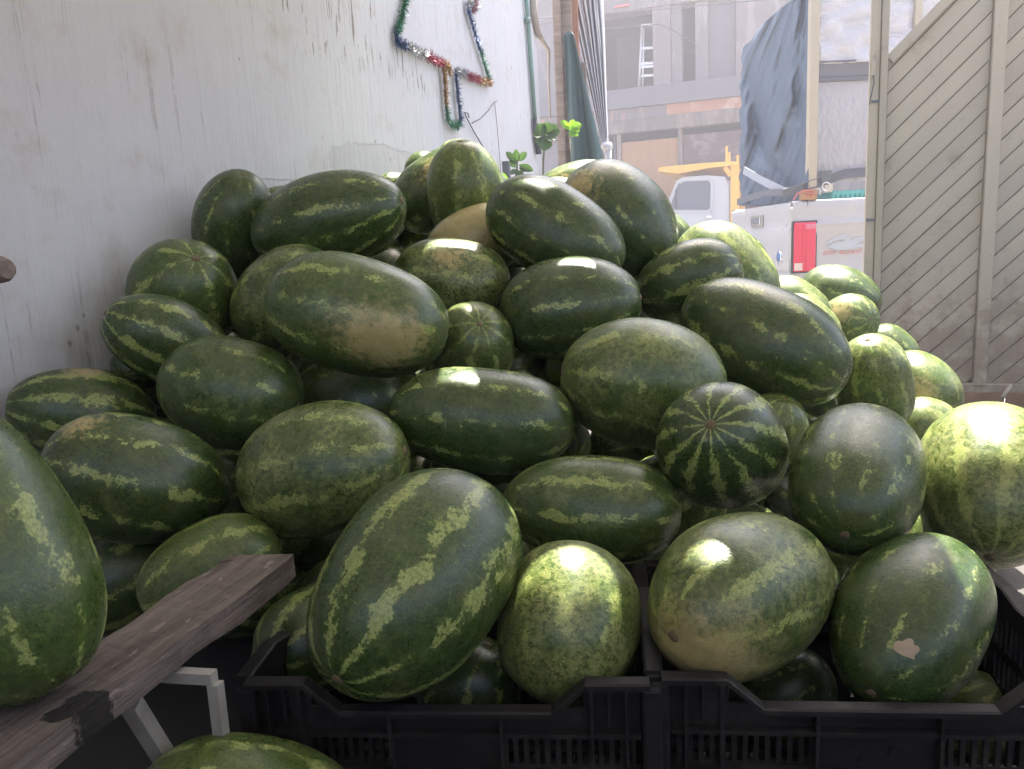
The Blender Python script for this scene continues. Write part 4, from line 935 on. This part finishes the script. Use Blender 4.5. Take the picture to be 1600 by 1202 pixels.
# ------------------------------------------------------------------ beige gate with diagonal boards
YG = 5.0
ga = empty('metal_gate', (hY(1360, 300, YG).x, YG, 0), 0, 'beige painted gate of diagonal boards on the right', 'gate'); go = ga.location.copy()
def gx(px, py=300): return hY(px, py, YG).x-go.x
def gz(px, py): return hY(px, py, YG).z
xp0, xp1, xs0, xs1 = gx(1352, 300), gx(1379, 300), gx(1533, 330), gx(1554, 330)
xe = xs1+1.35; zb = gz(1540, 598); ztop = 3.3
box('gate_post', xp0, xp0+(xp1-xp0)*.55, -.05, .02, 0, ztop, M['gate'], ga, .004); box('gate_post', xp0+(xp1-xp0)*.55+.004, xp1, -.065, .02, .02, ztop, M['gate'], ga, .004)
box('stile', xs0, xs1, -.055, .012, zb-.01, ztop, M['gate'], ga, .004); box('stile', xe, xe+.06, -.055, .012, zb-.01, ztop, M['gate'], ga, .004)
box('bottom_rail', xp1+.002, xe, -.045, .012, zb-.05, zb, M['gate'], ga, .004)
zc = gz(1383, 96)
dg = Vector((1, 0, 1)).normalized()
bar('diagonal_rail', (xp1+.01, -.02, zc), (xp1+.01+1.6, -.02, zc+1.6), .055, .05, M['gate'], ga, (0, 1, 0))
def clip(poly, f):
    out = []
    for i in range(len(poly)):
        a, b = poly[i-1], poly[i]; fa, fb = f(a), f(b)
        if (fa >= 0) != (fb >= 0): t = fa/(fa-fb); out.append((a[0]+(b[0]-a[0])*t, a[1]+(b[1]-a[1])*t))
        if fb >= 0: out.append(b)
    return out
BW = .124   # vertical spacing of the boards
def boards(x0, x1, z1lim):
    k0 = int((zb-x1-zc)/BW)-2
    for k in range(k0, k0+60):
        c0 = zc+.0-x0*0 + (k*BW) ; g_ = random.uniform(.002, .0045); lo, hi = c0+g_, c0+BW-.0035
        poly = [(x0, x0+lo), (x1, x1+lo), (x1, x1+hi), (x0, x0+hi)]
        poly = clip(poly, lambda p: p[1]-zb); poly = clip(poly, lambda p: ztop-p[1])
        if z1lim: poly = clip(poly, lambda p: (zc-.02+(p[0]-xp1))-p[1])
        if len(poly) < 3: continue
        ar = abs(sum(poly[i-1][0]*poly[i][1]-poly[i][0]*poly[i-1][1] for i in range(len(poly))))/2
        if ar < .0006: continue
        dy = random.uniform(-.003, .003)
        bm = bmesh.new(); f = [bm.verts.new((p[0], -.018+dy, p[1])) for p in poly]; bk = [bm.verts.new((p[0], .0+dy, p[1])) for p in poly]; n = len(poly)
        ff = bm.faces.new(f); bm.faces.new(bk[::-1])
        for i in range(n): bm.faces.new((f[i], bk[i], bk[(i+1) % n], f[(i+1) % n]))
        bmesh.ops.bevel(bm, geom=list(ff.edges), offset=.003, segments=1, affect='EDGES')
        link('board', to_me('board', bm), M['gate'], ga)
    # sheet behind the boards, seen as a thin line in the joints
boards(xp1+.004, xs0-.002, True); boards(xs1+.002, xe-.002, False)
bm = bmesh.new(); 
q = [(xp1, zb), (xe, zb), (xe, ztop), (xs0+.01, ztop), (xs0+.01, zc-.03+xs0-xp1), (xp1, zc-.03)]
prism('backing_sheet', [(x, .006, z) for x, z in q], (0, .004, 0), M['gateback'], ga)
bm.free()
box('latch', gx(1360, 110), gx(1366, 110), -.075, -.05, gz(1362, 122), gz(1362, 88), M['gate'], ga, .003)
box('hinge_plate', gx(1360, 160), gx(1371, 160), -.058, -.05, gz(1365, 163), gz(1365, 159), M['darksteel'], ga)
box('hinge_plate', gx(1352, 345), gx(1366, 345), -.058, -.05, gz(1355, 346), gz(1355, 342), M['darksteel'], ga)
tube('latch_wire', [(gx(x, y), -.06, gz(x, y)) for x, y in ((1363, 122), (1364, 132), (1360, 150), (1357, 166))], .003, M['cable'], ga, 5)
# low rusty sheet fence behind the gate's foot
lf = empty('rusty_panel', (go.x, 5.12, 0), 0, 'rusty low sheet panels behind the foot of the gate', 'panel')
for k in range(9):
    x0 = xp1+.05+k*.22; box('sheet', x0, x0+.214, random.uniform(0, .012), .03, 0, zb-.06, M['rust'], lf, .003)
tube('stick', [hY(1580, 602, 4.9), hY(1566, 622, 4.85)], .012, M['gate'], None, 6, label='short pale stick hanging below the gate rail at right', cat='stick')
# ------------------------------------------------------------------ building across the street
YF = 18.0
bl = empty('building', (hY(1050, 300, YF).x, YF, 0), 0, 'unfinished grey two-storey building with boarded ground floor across the street', 'building'); blo = bl.location.copy()
def bX(px, py): return hY(px, py, YF).x-blo.x
def bZ(py, px=1050): return hY(px, py, YF).z
XL, XR = -14.0, 14.0
z_sill, z_band, z_peel, z_beam, z_ply = bZ(132), bZ(163), bZ(180), bZ(202), bZ(213); z_ceil = bZ(18, 980); z_top = z_ceil+2.6
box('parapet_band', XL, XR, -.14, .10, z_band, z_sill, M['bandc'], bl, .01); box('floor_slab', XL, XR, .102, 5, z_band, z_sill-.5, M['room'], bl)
box('plaster_band', XL, bX(1042, 175), -.05, .10, z_peel, z_band-.003, M['peel'], bl); box('plaster_band', bX(1042, 175)+.003, XR, -.05, .10, z_peel, z_band-.003, M['orange'], bl)
box('lintel_beam', XL, XR, -.10, .16, z_beam, z_peel-.003, M['beam'], bl, .01)
xa, xb_, xc_, xd, xe_ = bX(1020, 80), bX(1048, 80), bX(1065, 80), bX(1086, 80), bX(1150, 80)
box('column', xa, xb_, .0, .45, z_sill+.003, z_ceil, M['plaster_p'], bl, .01); box('column', xb_+.003, xc_, .05, .45, z_sill+.003, z_ceil, M['plaster_l'], bl, .01)
box('wall_panel', xd, bX(1106, 80), .08, .3, z_sill+.003, z_ceil, M['plaster_l'], bl); box('wall_panel', bX(1106, 80)+.003, xe_-.02, .16, .3, z_sill+.003, z_ceil, M['bandc'], bl)
box('wall_panel', xe_, XR, .0, .3, z_sill+.003, z_ceil, M['plaster_p'], bl)
box('wall_panel', XL, bX(880, 80), .0, .3, z_sill+.003, z_ceil, M['plaster_l'], bl)
box('ceiling_beam', XL, XR, -.02, .5, z_ceil+.003, z_ceil+.55, M['plaster_p'], bl, .01); box('upper_wall', XL, XR, .0, .4, z_ceil+.553, z_top, M['plaster_l'], bl)
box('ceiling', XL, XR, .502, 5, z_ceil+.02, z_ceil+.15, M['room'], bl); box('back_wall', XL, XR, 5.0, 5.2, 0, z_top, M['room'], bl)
box('partition', bX(960, 80)-.4, bX(960, 80)+.25, 2.2, 2.35, z_sill-.5, z_ceil+.02, M['bandc'], bl)
# ground floor boarding
y1 = bX(972, 260); y2 = bX(1063, 260); y3 = bX(1158, 260)
box('plywood_sheet', y1, (y1+y2)/2-.002, .02, .04, 0, z_ply-.04, M['ply'], bl); box('plywood_sheet', (y1+y2)/2+.002, y2-.05, .018, .038, 0, z_ply-.04, M['ply'], bl)
box('brown_sheet', y2+.06, y3+1.2, .02, .05, 0, z_ply+.0, M['brownpanel'], bl)
box('timber_post', y2-.045, y2+.055, -.03, .06, 0, z_beam-.003, M['beam'], bl, .006); box('timber_post', y1-.10, y1-.01, -.03, .06, 0, z_beam-.003, M['post'], bl, .006); box('timber_post', y3+1.2, y3+1.3, -.03, .06, 0, z_beam-.003, M['beam'], bl, .006)
for px in (952, 960): tube('steel_pole', [(bX(px, 240), .1, 0), (bX(px, 240), .1, z_beam)], .04, M['darksteel'], bl, 8)
box('wall_panel', XL, bX(930, 240), .0, .3, 0, z_beam-.003, M['plaster_l'], bl); box('wall_panel', y3+1.304, XR, .0, .3, 0, z_beam-.003, M['plaster_l'], bl)
la = empty('step_ladder', (bX(1006, 130)+blo.x, YF+.5, z_sill-.5), 0, 'white aluminium ladder standing in the upper floor opening', 'ladder'); lz = la.location.copy()
def LP(px, py): v = hY(px, py, YF+.5)-lz; return (v.x, v.y, v.z)
tube('rail', [LP(998, 150), LP(1003, 38)], .028, M['alu'], la, 6); tube('rail', [LP(1004, 150), LP(1006, 44)], .022, M['alu'], la, 6); tube('rail', [LP(1026, 150), LP(1027, 38)], .028, M['alu'], la, 6)
for y in (40, 76, 100, 105, 119, 140): bar('rung', LP(1002, y), LP(1027, y-1.5), .035, .05, M['alu'], la, (0, 1, 0))
def cable(pxs, Y, r=.012, lab=''):
    return tube('overhead_cable', [hY(x, y, Y) for x, y in pxs], r, M['cable'], None, 5, label=lab, cat='cable')
cable([(700, 38), (940, 22), (1040, 14), (1180, 1), (1300, -14)], 16.8, .012, 'dark overhead cable crossing in front of the building top')
cable([(940, 46), (1000, 41), (1030, 38), (1050, 46), (1075, 62), (1085, 69)], 17.8, .012, 'slack pale cable looping across the upper column'); 
ha = hY(985, 10, 17.9); 
box('red_bracket', hY(960, 10, 17.95).x, hY(984, 10, 17.95).x, 17.93, 17.97, hY(960, 13, 17.95).z, hY(960, 10, 17.95).z, M['redprint'], label='small reddish bracket on the ceiling beam of the building', cat='bracket')

# ------------------------------------------------------------------ white truck with yellow rack, facing left
YT = 15.0
tk = empty('cargo_truck', (hY(1090, 400, YT).x, YT, -.14), 0, 'white cab truck with yellow headboard rack parked across the street', 'truck'); to = tk.location.copy()
def T(px, py, dy=0): v = hY(px, py, YT)-to; return Vector((v.x, dy, v.z))
zr = T(1100, 276).z; xf, xr = T(1040, 330).x, T(1137, 330).x; zs = T(1080, 330).z
prof = [T(1035, 332), T(1043, 316), T(1057, 283), T(1066, 277), T(1105, 274), T(1132, 276), T(1139, 290), T(1139, 372), Vector((xr+.02, 0, .55)), Vector((xf-.12, 0, .55))]
prism('cab', prof, (0, 2.0, 0), M['white'], tk)
wn = [T(1046, 328), T(1060, 289), T(1071, 284), T(1107, 283), T(1110, 288), T(1109, 325), T(1105, 328)]
prism('side_window', [p+Vector((0, -.012, 0)) for p in wn], (0, .02, 0), M['glass'], tk)
fr = [T(1043, 331), T(1058, 286), T(1070, 281), T(1109, 280), T(1113, 288), T(1112, 331)]
bm = bmesh.new()
for a, b in zip(fr, fr[1:]+fr[:1]): bar_bm(bm, a+Vector((0, -.018, 0)), b+Vector((0, -.018, 0)), .035, .035, (0, 1, 0))
link('window_frame', to_me('window_frame', bm), M['white'], tk)
box('quarter_post', T(1055, 300).x, T(1057.5, 300).x, -.02, .0, T(1055, 327).z, T(1056, 292).z, M['black'], tk)
dr = [T(1042, 333), T(1114, 333), T(1113, 385), T(1044, 385)]; prism('door', [p+Vector((0, -.022, 0)) for p in dr], (0, .02, 0), M['white'], tk)
box('door_handle', T(1104, 338).x, T(1112, 338).x, -.05, -.02, T(1108, 341).z, T(1108, 337).z, M['chrome'], tk, .004)
box('mirror', xf-.14, xf-.02, -.2, -.05, T(1040, 318).z, T(1040, 298).z, M['black'], tk, .01)
hd = [Vector((xf-.05, 0, zs-.02)), Vector((xf-1.25, 0, zs-.18)), Vector((xf-1.35, 0, zs-.5)), Vector((xf-1.35, 0, .5)), Vector((xf-.05, 0, .5))]
prism('hood', [p+Vector((0, .05, 0)) for p in hd], (0, 1.9, 0), M['white'], tk)
box('bumper', xf-1.5, xf-1.36, 0, 2.0, .45, .68, M['chrome'], tk, .02); box('headlamp', xf-1.37, xf-1.33, .12, .4, .85, 1.05, M['lensw'], tk, .01)
box('chassis', xf-1.3, xr+4.6, .55, 1.45, .45, .7, M['black'], tk)
for x in (xf-.75, xr+3.1):
    for y0 in (-.02, 1.75):
        bm = bmesh.new(); tube_bm(bm, [(x, y0, .47), (x, y0+.03, .47), (x, y0+.23, .47), (x, y0+.26, .47)], [.40, .46, .46, .40], 24)
        wh = link('wheel', to_me('wheel', bm, True), M['black'], tk); bm = bmesh.new(); tube_bm(bm, [(x, y0-.012, .47), (x, y0+.27, .47)], .25, 20); link('rim', to_me('rim', bm, True), M['white'], wh)
# yellow rack: post, cab visor, stakes, cargo bed
px0, px1 = T(1140, 300).x, T(1155, 300).x; zv = T(1130, 258).z
box('headboard_post', px0+.02, px1, -.06, .08, .7, zv+.02, M['yellow'], tk, .01); box('headboard_post', px0+.02, px1, 1.9, 2.04, .7, zv+.02, M['yellow'], tk, .01)
vz = [T(1029, 268), T(1032, 262), T(1100, 255.5), T(1148, 253), T(1150, 259), T(1110, 263), T(1060, 272)]
prism('cab_visor', [p+Vector((0, -.10, 0)) for p in vz], (0, 2.2, 0), M['yellow'], tk)
for x0, x1, yt in ((1134, 1137, 229), (1138.5, 1141, 238), (1151, 1154, 243)): box('stake', T(x0, 250).x, T(x1, 250).x, -.04, .02, zv, T(x0, yt).z, M['yellow'], tk)
bm = bmesh.new()
bar_bm(bm, T(1133, 262)+Vector((0, -.03, 0)), T(1142, 275)+Vector((0, -.03, 0)), .05, .08, (0, 1, 0)); link('gusset', to_me('gusset', bm), M['yellow'], tk)
box('cargo_bed', px1+.02, px1+4.2, -.05, 2.05, .72, 1.1, M['yellow'], tk, .01)
for k in range(1): box('side_slat', px1+.02, px1+4.2, -.06, -.02, 1.14+k*.26, 1.30+k*.26, M['yellow'], tk, .006)

# ------------------------------------------------------------------ white pickup, tail to the left
PD = 6.6
tc = P(1240, 360, PD); RZT = YAW+math.radians(1.0)
pk = empty('pickup_truck', (tc.x, tc.y, -.14), RZT, 'old white pickup with red tail lamp parked tail left behind the gate', 'pickup'); pinv = (Matrix.Translation(pk.location) @ Matrix.Rotation(RZT, 4, 'Z')).inverted(); pmat = pinv.inverted()
eo_, en = pinv @ EYE, None
def Q(px, py, y=0.0):
    """pixel -> point on the pickup's near side (local y = const)"""
    r = (pinv.to_3x3() @ ray(px, py)); return eo_ + r*((y-eo_.y)/r.y)
def Qx(px, py, x=0.0):
    r = (pinv.to_3x3() @ ray(px, py)); return eo_ + r*((x-eo_.x)/r.x)
zt = Q(1260, 313).z; zcr = Q(1300, 346).z; zlow = Q(1290, 425).z; WT = 1.75
# bed side: profile in (y,z) swept along x, rounded rail and a crease
def bedside(u, v):
    x = .0+u*2.05; prof = [(-.0, zlow-.30), (-.012, zlow), (-.006, zlow+.008), (-.022, zcr-.04), (-.034, zcr-.018), (-.004, zcr), (-.006, zt-.05), (.004, zt-.018), (.03, zt), (.10, zt), (.11, zt-.03)]
    k = v*(len(prof)-1); i = min(int(k), len(prof)-2); t = k-i; y = prof[i][0]+(prof[i+1][0]-prof[i][0])*t; z = prof[i][1]+(prof[i+1][1]-prof[i][1])*t
    if u < .02: y += (1-u/.02)*.03
    return (x, y, z)
link('bed_side', grid_me('bed_side', bedside, 60, 20), M['van'], pk); 
def bedside2(u, v): a = bedside(u, v); return (a[0], WT-a[1], a[2])
link('bed_side', grid_me('bed_side', bedside2, 60, 20), M['van'], pk)
# tailgate: ribbed panel seen obliquely
def tailg(u, v):
    y = .05+u*(WT-.10); zz = [(0, zlow-.14), (-.012, zlow-.02), (.004, zlow), (-.014, zlow+.02), (-.018, zcr-.05), (-.002, zcr-.02), (-.004, zt-.03), (.008, zt-.008), (.05, zt-.004), (.06, zt-.04)]
    k = v*(len(zz)-1); i = min(int(k), len(zz)-2); t = k-i; return (zz[i][0]+(zz[i+1][0]-zz[i][0])*t - .004, y, zz[i][1]+(zz[i+1][1]-zz[i][1])*t)
tg = link('tailgate', grid_me('tailgate', tailg, 30, 27), M['van'], pk)
hp = Qx(1185, 346); box('tailgate_handle', -.035, -.012, hp.y-.13, hp.y+.13, hp.z-.035, hp.z+.035, M['chrome'], tg, .006); box('handle_recess', -.022, -.008, hp.y-.17, hp.y+.17, hp.z-.055, hp.z+.055, M['steel'], tg, .006)
ep = Qx(1222, 402); bm = bmesh.new(); tube_bm(bm, [(-.03, ep.y, ep.z), (-.012, ep.y, ep.z)], .055, 20); bd_ = link('round_badge', to_me('round_badge', bm, True), M['chrome'], tg)
bm = bmesh.new(); tube_bm(bm, [(-.033, ep.y, ep.z), (-.02, ep.y, ep.z)], .042, 20); link('badge_face', to_me('badge_face', bm, True), M['badge'], bd_)
a, b = Q(1236.5, 386), Q(1273, 386); z0, z1 = Q(1255, 424.5).z, Q(1255, 347.5).z
lamp = box('tail_lamp', a.x+.012, b.x, -.034, .01, z0, z1, M['lens'], pk, .014)
box('lamp_bezel', a.x-.002, b.x+.012, -.020, .008, z0-.012, z1+.012, M['black'], lamp, .006)
box('reverse_lens', a.x+.016, a.x+.016+(b.x-a.x)*.36, -.037, -.03, z0+.012, z0+.075, M['lensw'], lamp, .003)
box('upper_lens', a.x+(b.x-a.x)*.52, b.x-.012, -.037, -.03, z1-.06, z1-.016, M['lensp'], lamp, .003)
for dx in (.40, .56): box('lens_rib', a.x+(b.x-a.x)*dx, a.x+(b.x-a.x)*dx+.004, -.0375, -.03, z0+.02, z1-.02, M['lens'], lamp)
# grey mountain decal and red lettering on the bed side
def decal(pxs, mat, off=-.0245, nm='decal'):
    return prism(nm, [Vector((q.x, off, q.z)) for q in (Q(x, y) for x, y in pxs)], (0, .0015, 0), mat, pk)
decal([(1286, 382), (1302, 370), (1315, 366), (1322, 366), (1318, 374), (1306, 375), (1294, 381)], M['decal'])
decal([(1290, 386), (1304, 378), (1316, 377), (1320, 370), (1328, 371), (1327, 376), (1337, 371), (1352, 369), (1358, 372), (1344, 377), (1334, 382), (1346, 380), (1362, 376), (1366, 386), (1352, 390), (1338, 386), (1322, 391), (1304, 391)], M['decal'])
def letters(s, px, py, hgt):
    cu_ = bpy.data.curves.new('lettering', 'FONT'); cu_.body = s; cu_.size = hgt; cu_.shear = .35; cu_.space_character = 1.35; cu_.extrude = .0006; cu_.fill_mode = 'FRONT'; cu_.bevel_depth = 0
    q = Q(px, py); tmp = bpy.data.objects.new('tmp', cu_); C.objects.link(tmp); bpy.context.view_layer.update()
    me = bpy.data.meshes.new_from_object(tmp.evaluated_get(bpy.context.evaluated_depsgraph_get())); bpy.data.objects.remove(tmp)
    for v in me.vertices: v.co = (q.x+v.co.x*1.15, -.0255+v.co.z, q.z+v.co.y)
    me.materials.clear(); o = link('lettering', me, M['redprint'], pk); return o
letters('OFF ROAD', 1283, 399, .047)
# rest of the pickup (hidden behind the gate but standing there)
cabp = [(2.08, zlow-.3), (2.08, zt), (2.2, zt+.5), (3.1, zt+.52), (3.75, zt-.02), (5.1, zt-.12), (5.2, zt-.3), (5.2, .5), (2.08, .5)]
prism('cab', [(x, .02, z) for x, z in cabp], (0, WT-.04, 0), M['van'], pk)
prism('side_window', [(2.3, .012, zt+.02), (2.36, .012, zt+.42), (3.0, .012, zt+.43), (3.55, .012, zt+.02)], (0, .02, 0), M['glass'], pk)
box('rear_bumper', -.16, -.03, .02, WT-.02, zlow-.34, zlow-.17, M['chrome'], pk, .02)
box('bed_floor', .06, 2.04, .03, WT-.03, zlow-.16, zlow-.12, M['van'], pk)
for x in (1.1, 4.35):
    for y0 in (-.01, WT-.23):
        bm = bmesh.new(); tube_bm(bm, [(x, y0, .36), (x, y0+.03, .36), (x, y0+.21, .36), (x, y0+.24, .36)], [.31, .36, .36, .31], 22)
        wh = link('wheel', to_me('wheel', bm, True), M['black'], pk); bm = bmesh.new(); tube_bm(bm, [(x, y0-.012, .36), (x, y0+.25, .36)], .2, 18); link('rim', to_me('rim', bm, True), M['chrome'], wh)
# ---- stake rack with plastic-wrapped side standing on the bed
rk = empty('cargo_rack', pk.location, RZT, 'grey plastic-wrapped cargo rack standing on the pickup bed', 'rack')
def RX(px, py): return Q(px, py, .06).x
def RZ2(px, py): return Q(px, py, .06).z
rx0, rx1 = RX(1263, 150), RX(1277, 150); rzb = RZ2(1300, 284); rzt = RZ2(1300, -60)
box('rack_post', rx0, rx1, .03, .10, zt+.002, rzt, M['gate'], rk, .006)
for xx in (1.0, 1.98): box('rack_post', xx, xx+.06, .03, .10, zt+.002, rzt, M['gate'], rk, .006)
for xx in (1.0, 1.98): box('rack_post', xx, xx+.06, WT-.10, WT-.03, zt+.002, rzt, M['gate'], rk, .006)
def crn(u, v): x = rx1+.004+u*(1.9-rx1); z = RZ2(1300, 100)+.0+v*(rzt-RZ2(1300, 100)); return (x, .055+.012*math.sin(x*23+z*9+2*math.sin(z*7))+.008*math.sin(z*31-x*13), z)
o = link('plastic_sheet', grid_me('plastic_sheet', crn, 90, 50), M['plastic'], rk); solid(o, .003)
box('embossed_panel', rx1+.004, 1.95, .075, .085, rzb, RZ2(1300, 128), M['emboss'], rk)
box('rack_rail', rx1+.002, 1.97, .05, .09, RZ2(1300, 128)+.003, RZ2(1300, 121), M['hem'], rk, .003); box('rack_rail', rx1+.002, 1.97, .06, .10, RZ2(1300, 121)+.003, RZ2(1300, 99), M['bandc'], rk, .003)
box('rack_rail', rx1+.002, 1.97, .045, .06, RZ2(1300, 98), RZ2(1300, 95.5), M['hem'], rk); 
for yy in (.07, WT-.07): bar('top_rail', (.1 if yy < 1 else 1.0, yy, rzt+.02), (2.04, yy, rzt+.02), .05, .05, M['gate'], rk, ZUP)
hemp = [Q(x, y, .03) for x, y in ((1222, 303), (1245, 297), (1268, 288), (1295, 281), (1320, 272), (1360, 268))]
def hemf(u, v):
    k = u*(len(hemp)-1); i = min(int(k), len(hemp)-2); p = hemp[i].lerp(hemp[i+1], k-i); return (p.x, .03+.012*math.sin(v*3.1), p.z+(v-.5)*.075)
o = link('bottom_hem', grid_me('bottom_hem', hemf, 40, 5), M['hem'], rk); solid(o, .008)
prism('strap_tab', [Q(x, y, .012) for x, y in ((1281, 267), (1300, 266), (1296, 287), (1285, 287))], (0, .01, 0), M['hem'], rk)
rg = Q(1291, 291, .01); tube('strap_ring', [(rg.x+.035*math.cos(t), .01, rg.z+.032*math.sin(t)) for t in [2*math.pi*k/18 for k in range(19)]], .006, M['chrome'], rk, 6)
tube('hook', [Q(x, y, .01) for x, y in ((1274, 301), (1275, 296), (1280, 295), (1282, 299), (1281, 305))], .008, M['white'], rk, 6)
wb = Q(1262, 306, .03); box('wood_block', wb.x-.06, wb.x+.07, .0, .07, zt+.002, zt+.085, M['ply'], rk, .004)
tube('red_rope', [Q(x, y, -.004) for x, y in ((1240, 312), (1246, 303), (1256, 298), (1268, 297), (1272, 301), (1258, 304), (1270, 306))], .006, M['redprint'], rk, 5)
# ---- blue-grey tarpaulin hung over the tail end
def along(pl, y):
    if y <= pl[0][1]: return pl[0][0]
    for (x0, y0), (x1, y1) in zip(pl, pl[1:]):
        if y <= y1: return x0+(x1-x0)*(y-y0)/(y1-y0)
    return pl[-1][0]
T_LEFT = [(1262, -50), (1236, 0), (1215, 16), (1186, 46), (1162, 74), (1159, 90), (1157, 140), (1157, 200), (1157, 260), (1156, 322)]
FOLDS = [([(1163, 80), (1172, 140), (1182, 200), (1198, 245), (1222, 295)], -.17, 13), ([(1244, 40), (1238, 120), (1230, 165), (1216, 205), (1206, 240), (1208, 268), (1224, 300)], .15, 10), ([(1166, 120), (1164, 200), (1160, 290)], .10, 9)]
def tarp(u, v):
    y = 322-v*372; xl = along(T_LEFT, y)+1.6*math.sin(y*.13)+.9*math.sin(y*.31+1); xr = 1270-8*(1-v); x = xl+(xr-xl)*u
    d = 8.15+(6.48-8.15)*(x-1150)/(1268-1150); d = max(d, 6.45)
    a = (x-1262)/(y+95)                                   # folds fan out from the tied top corner
    t = a*17+.7*math.sin(y*.021); pl_ = abs(((t*.5) % 1)*2-1); pl2 = abs(((t*1.37+.3) % 1)*2-1)
    dd = 0.055*(pl_*pl_*(3-2*pl_)-.5)+.013*(pl2-.5)+sum(am*math.exp(-((x-along(pl, y))/w_)**2) for pl, am, w_ in FOLDS) + .008*math.sin(x*.5+y*.19)
    return P(x, y, d-dd*(.35+.65*min(1, (xr-x)/16)))-TO
TO = P(1215, 310, 7.3)
tt = link('cargo_tarp', grid_me('cargo_tarp', tarp, 130, 100), M['tarp'], None, 'blue grey tarpaulin draped in folds over the tail end of the cargo rack', 'tarpaulin')
tt.location = TO; solid(tt, .004)
st_ = [P(1162, 266, 7.6)-TO, P(1188, 281, 7.25)-TO, P(1226, 300, 6.75)-TO]
sb = bmesh.new()
for a, b in zip(st_, st_[1:]): bar_bm(sb, a, b, .07, .006, (0, .2, 1))
link('strap', to_me('strap', sb), M['strap'], tt)
hm = [P(x, y, d)-TO for x, y, d in ((1152, 316, 7.7), (1172, 309, 7.4), (1195, 302, 7.1), (1226, 300, 6.7))]
sb = bmesh.new()
for a, b in zip(hm, hm[1:]): bar_bm(sb, a, b, .06, .008, (0, .2, 1))
link('hem', to_me('hem', sb), M['hem'], tt)
# ---- teal crate on the bed
kr = empty('teal_crate', pmat @ Vector((.42, .16, 0)), RZT, 'teal plastic crate showing under the rack hem on the pickup', 'crate')
kz0, kz1 = zt-.1, Q(1330, 276, .16).z+.03; kz0 -= pk.location.z*0
bm = bmesh.new()
for k in range(23): box_bm(bm, -.02+k*.042, -.02+k*.042+.018, 0, .012, kz0-.14, kz1-.14)
for k in range(5): box_bm(bm, -.02, .95, -.002, .01, kz0-.14+k*(kz1-kz0)/4.5, kz0-.14+k*(kz1-kz0)/4.5+.022)
link('slotted_side', to_me('slotted_side', bm), M['tealcrate'], kr)
box('body', -.02, .95, .03, .5, kz0-.14, kz1-.15, M['tealcrate'], kr)


# ------------------------------------------------------------------ thin haze volume added to stand in for the veil of lens glare
hz = bpy.data.materials.new('haze'); hz.use_nodes = True; t_ = hz.node_tree; t_.nodes.clear(); ho = t_.nodes.new('ShaderNodeOutputMaterial'); pv = t_.nodes.new('ShaderNodeVolumePrincipled')
pv.inputs['Color'].default_value = (.90, .89, 1, 1); pv.inputs['Density'].default_value = HAZE; pv.inputs['Anisotropy'].default_value = .3; t_.links.new(pv.outputs[0], ho.inputs['Volume'])
box('haze', -170, 170, -170, 170, -1.2, 11, hz, kind='stuff')
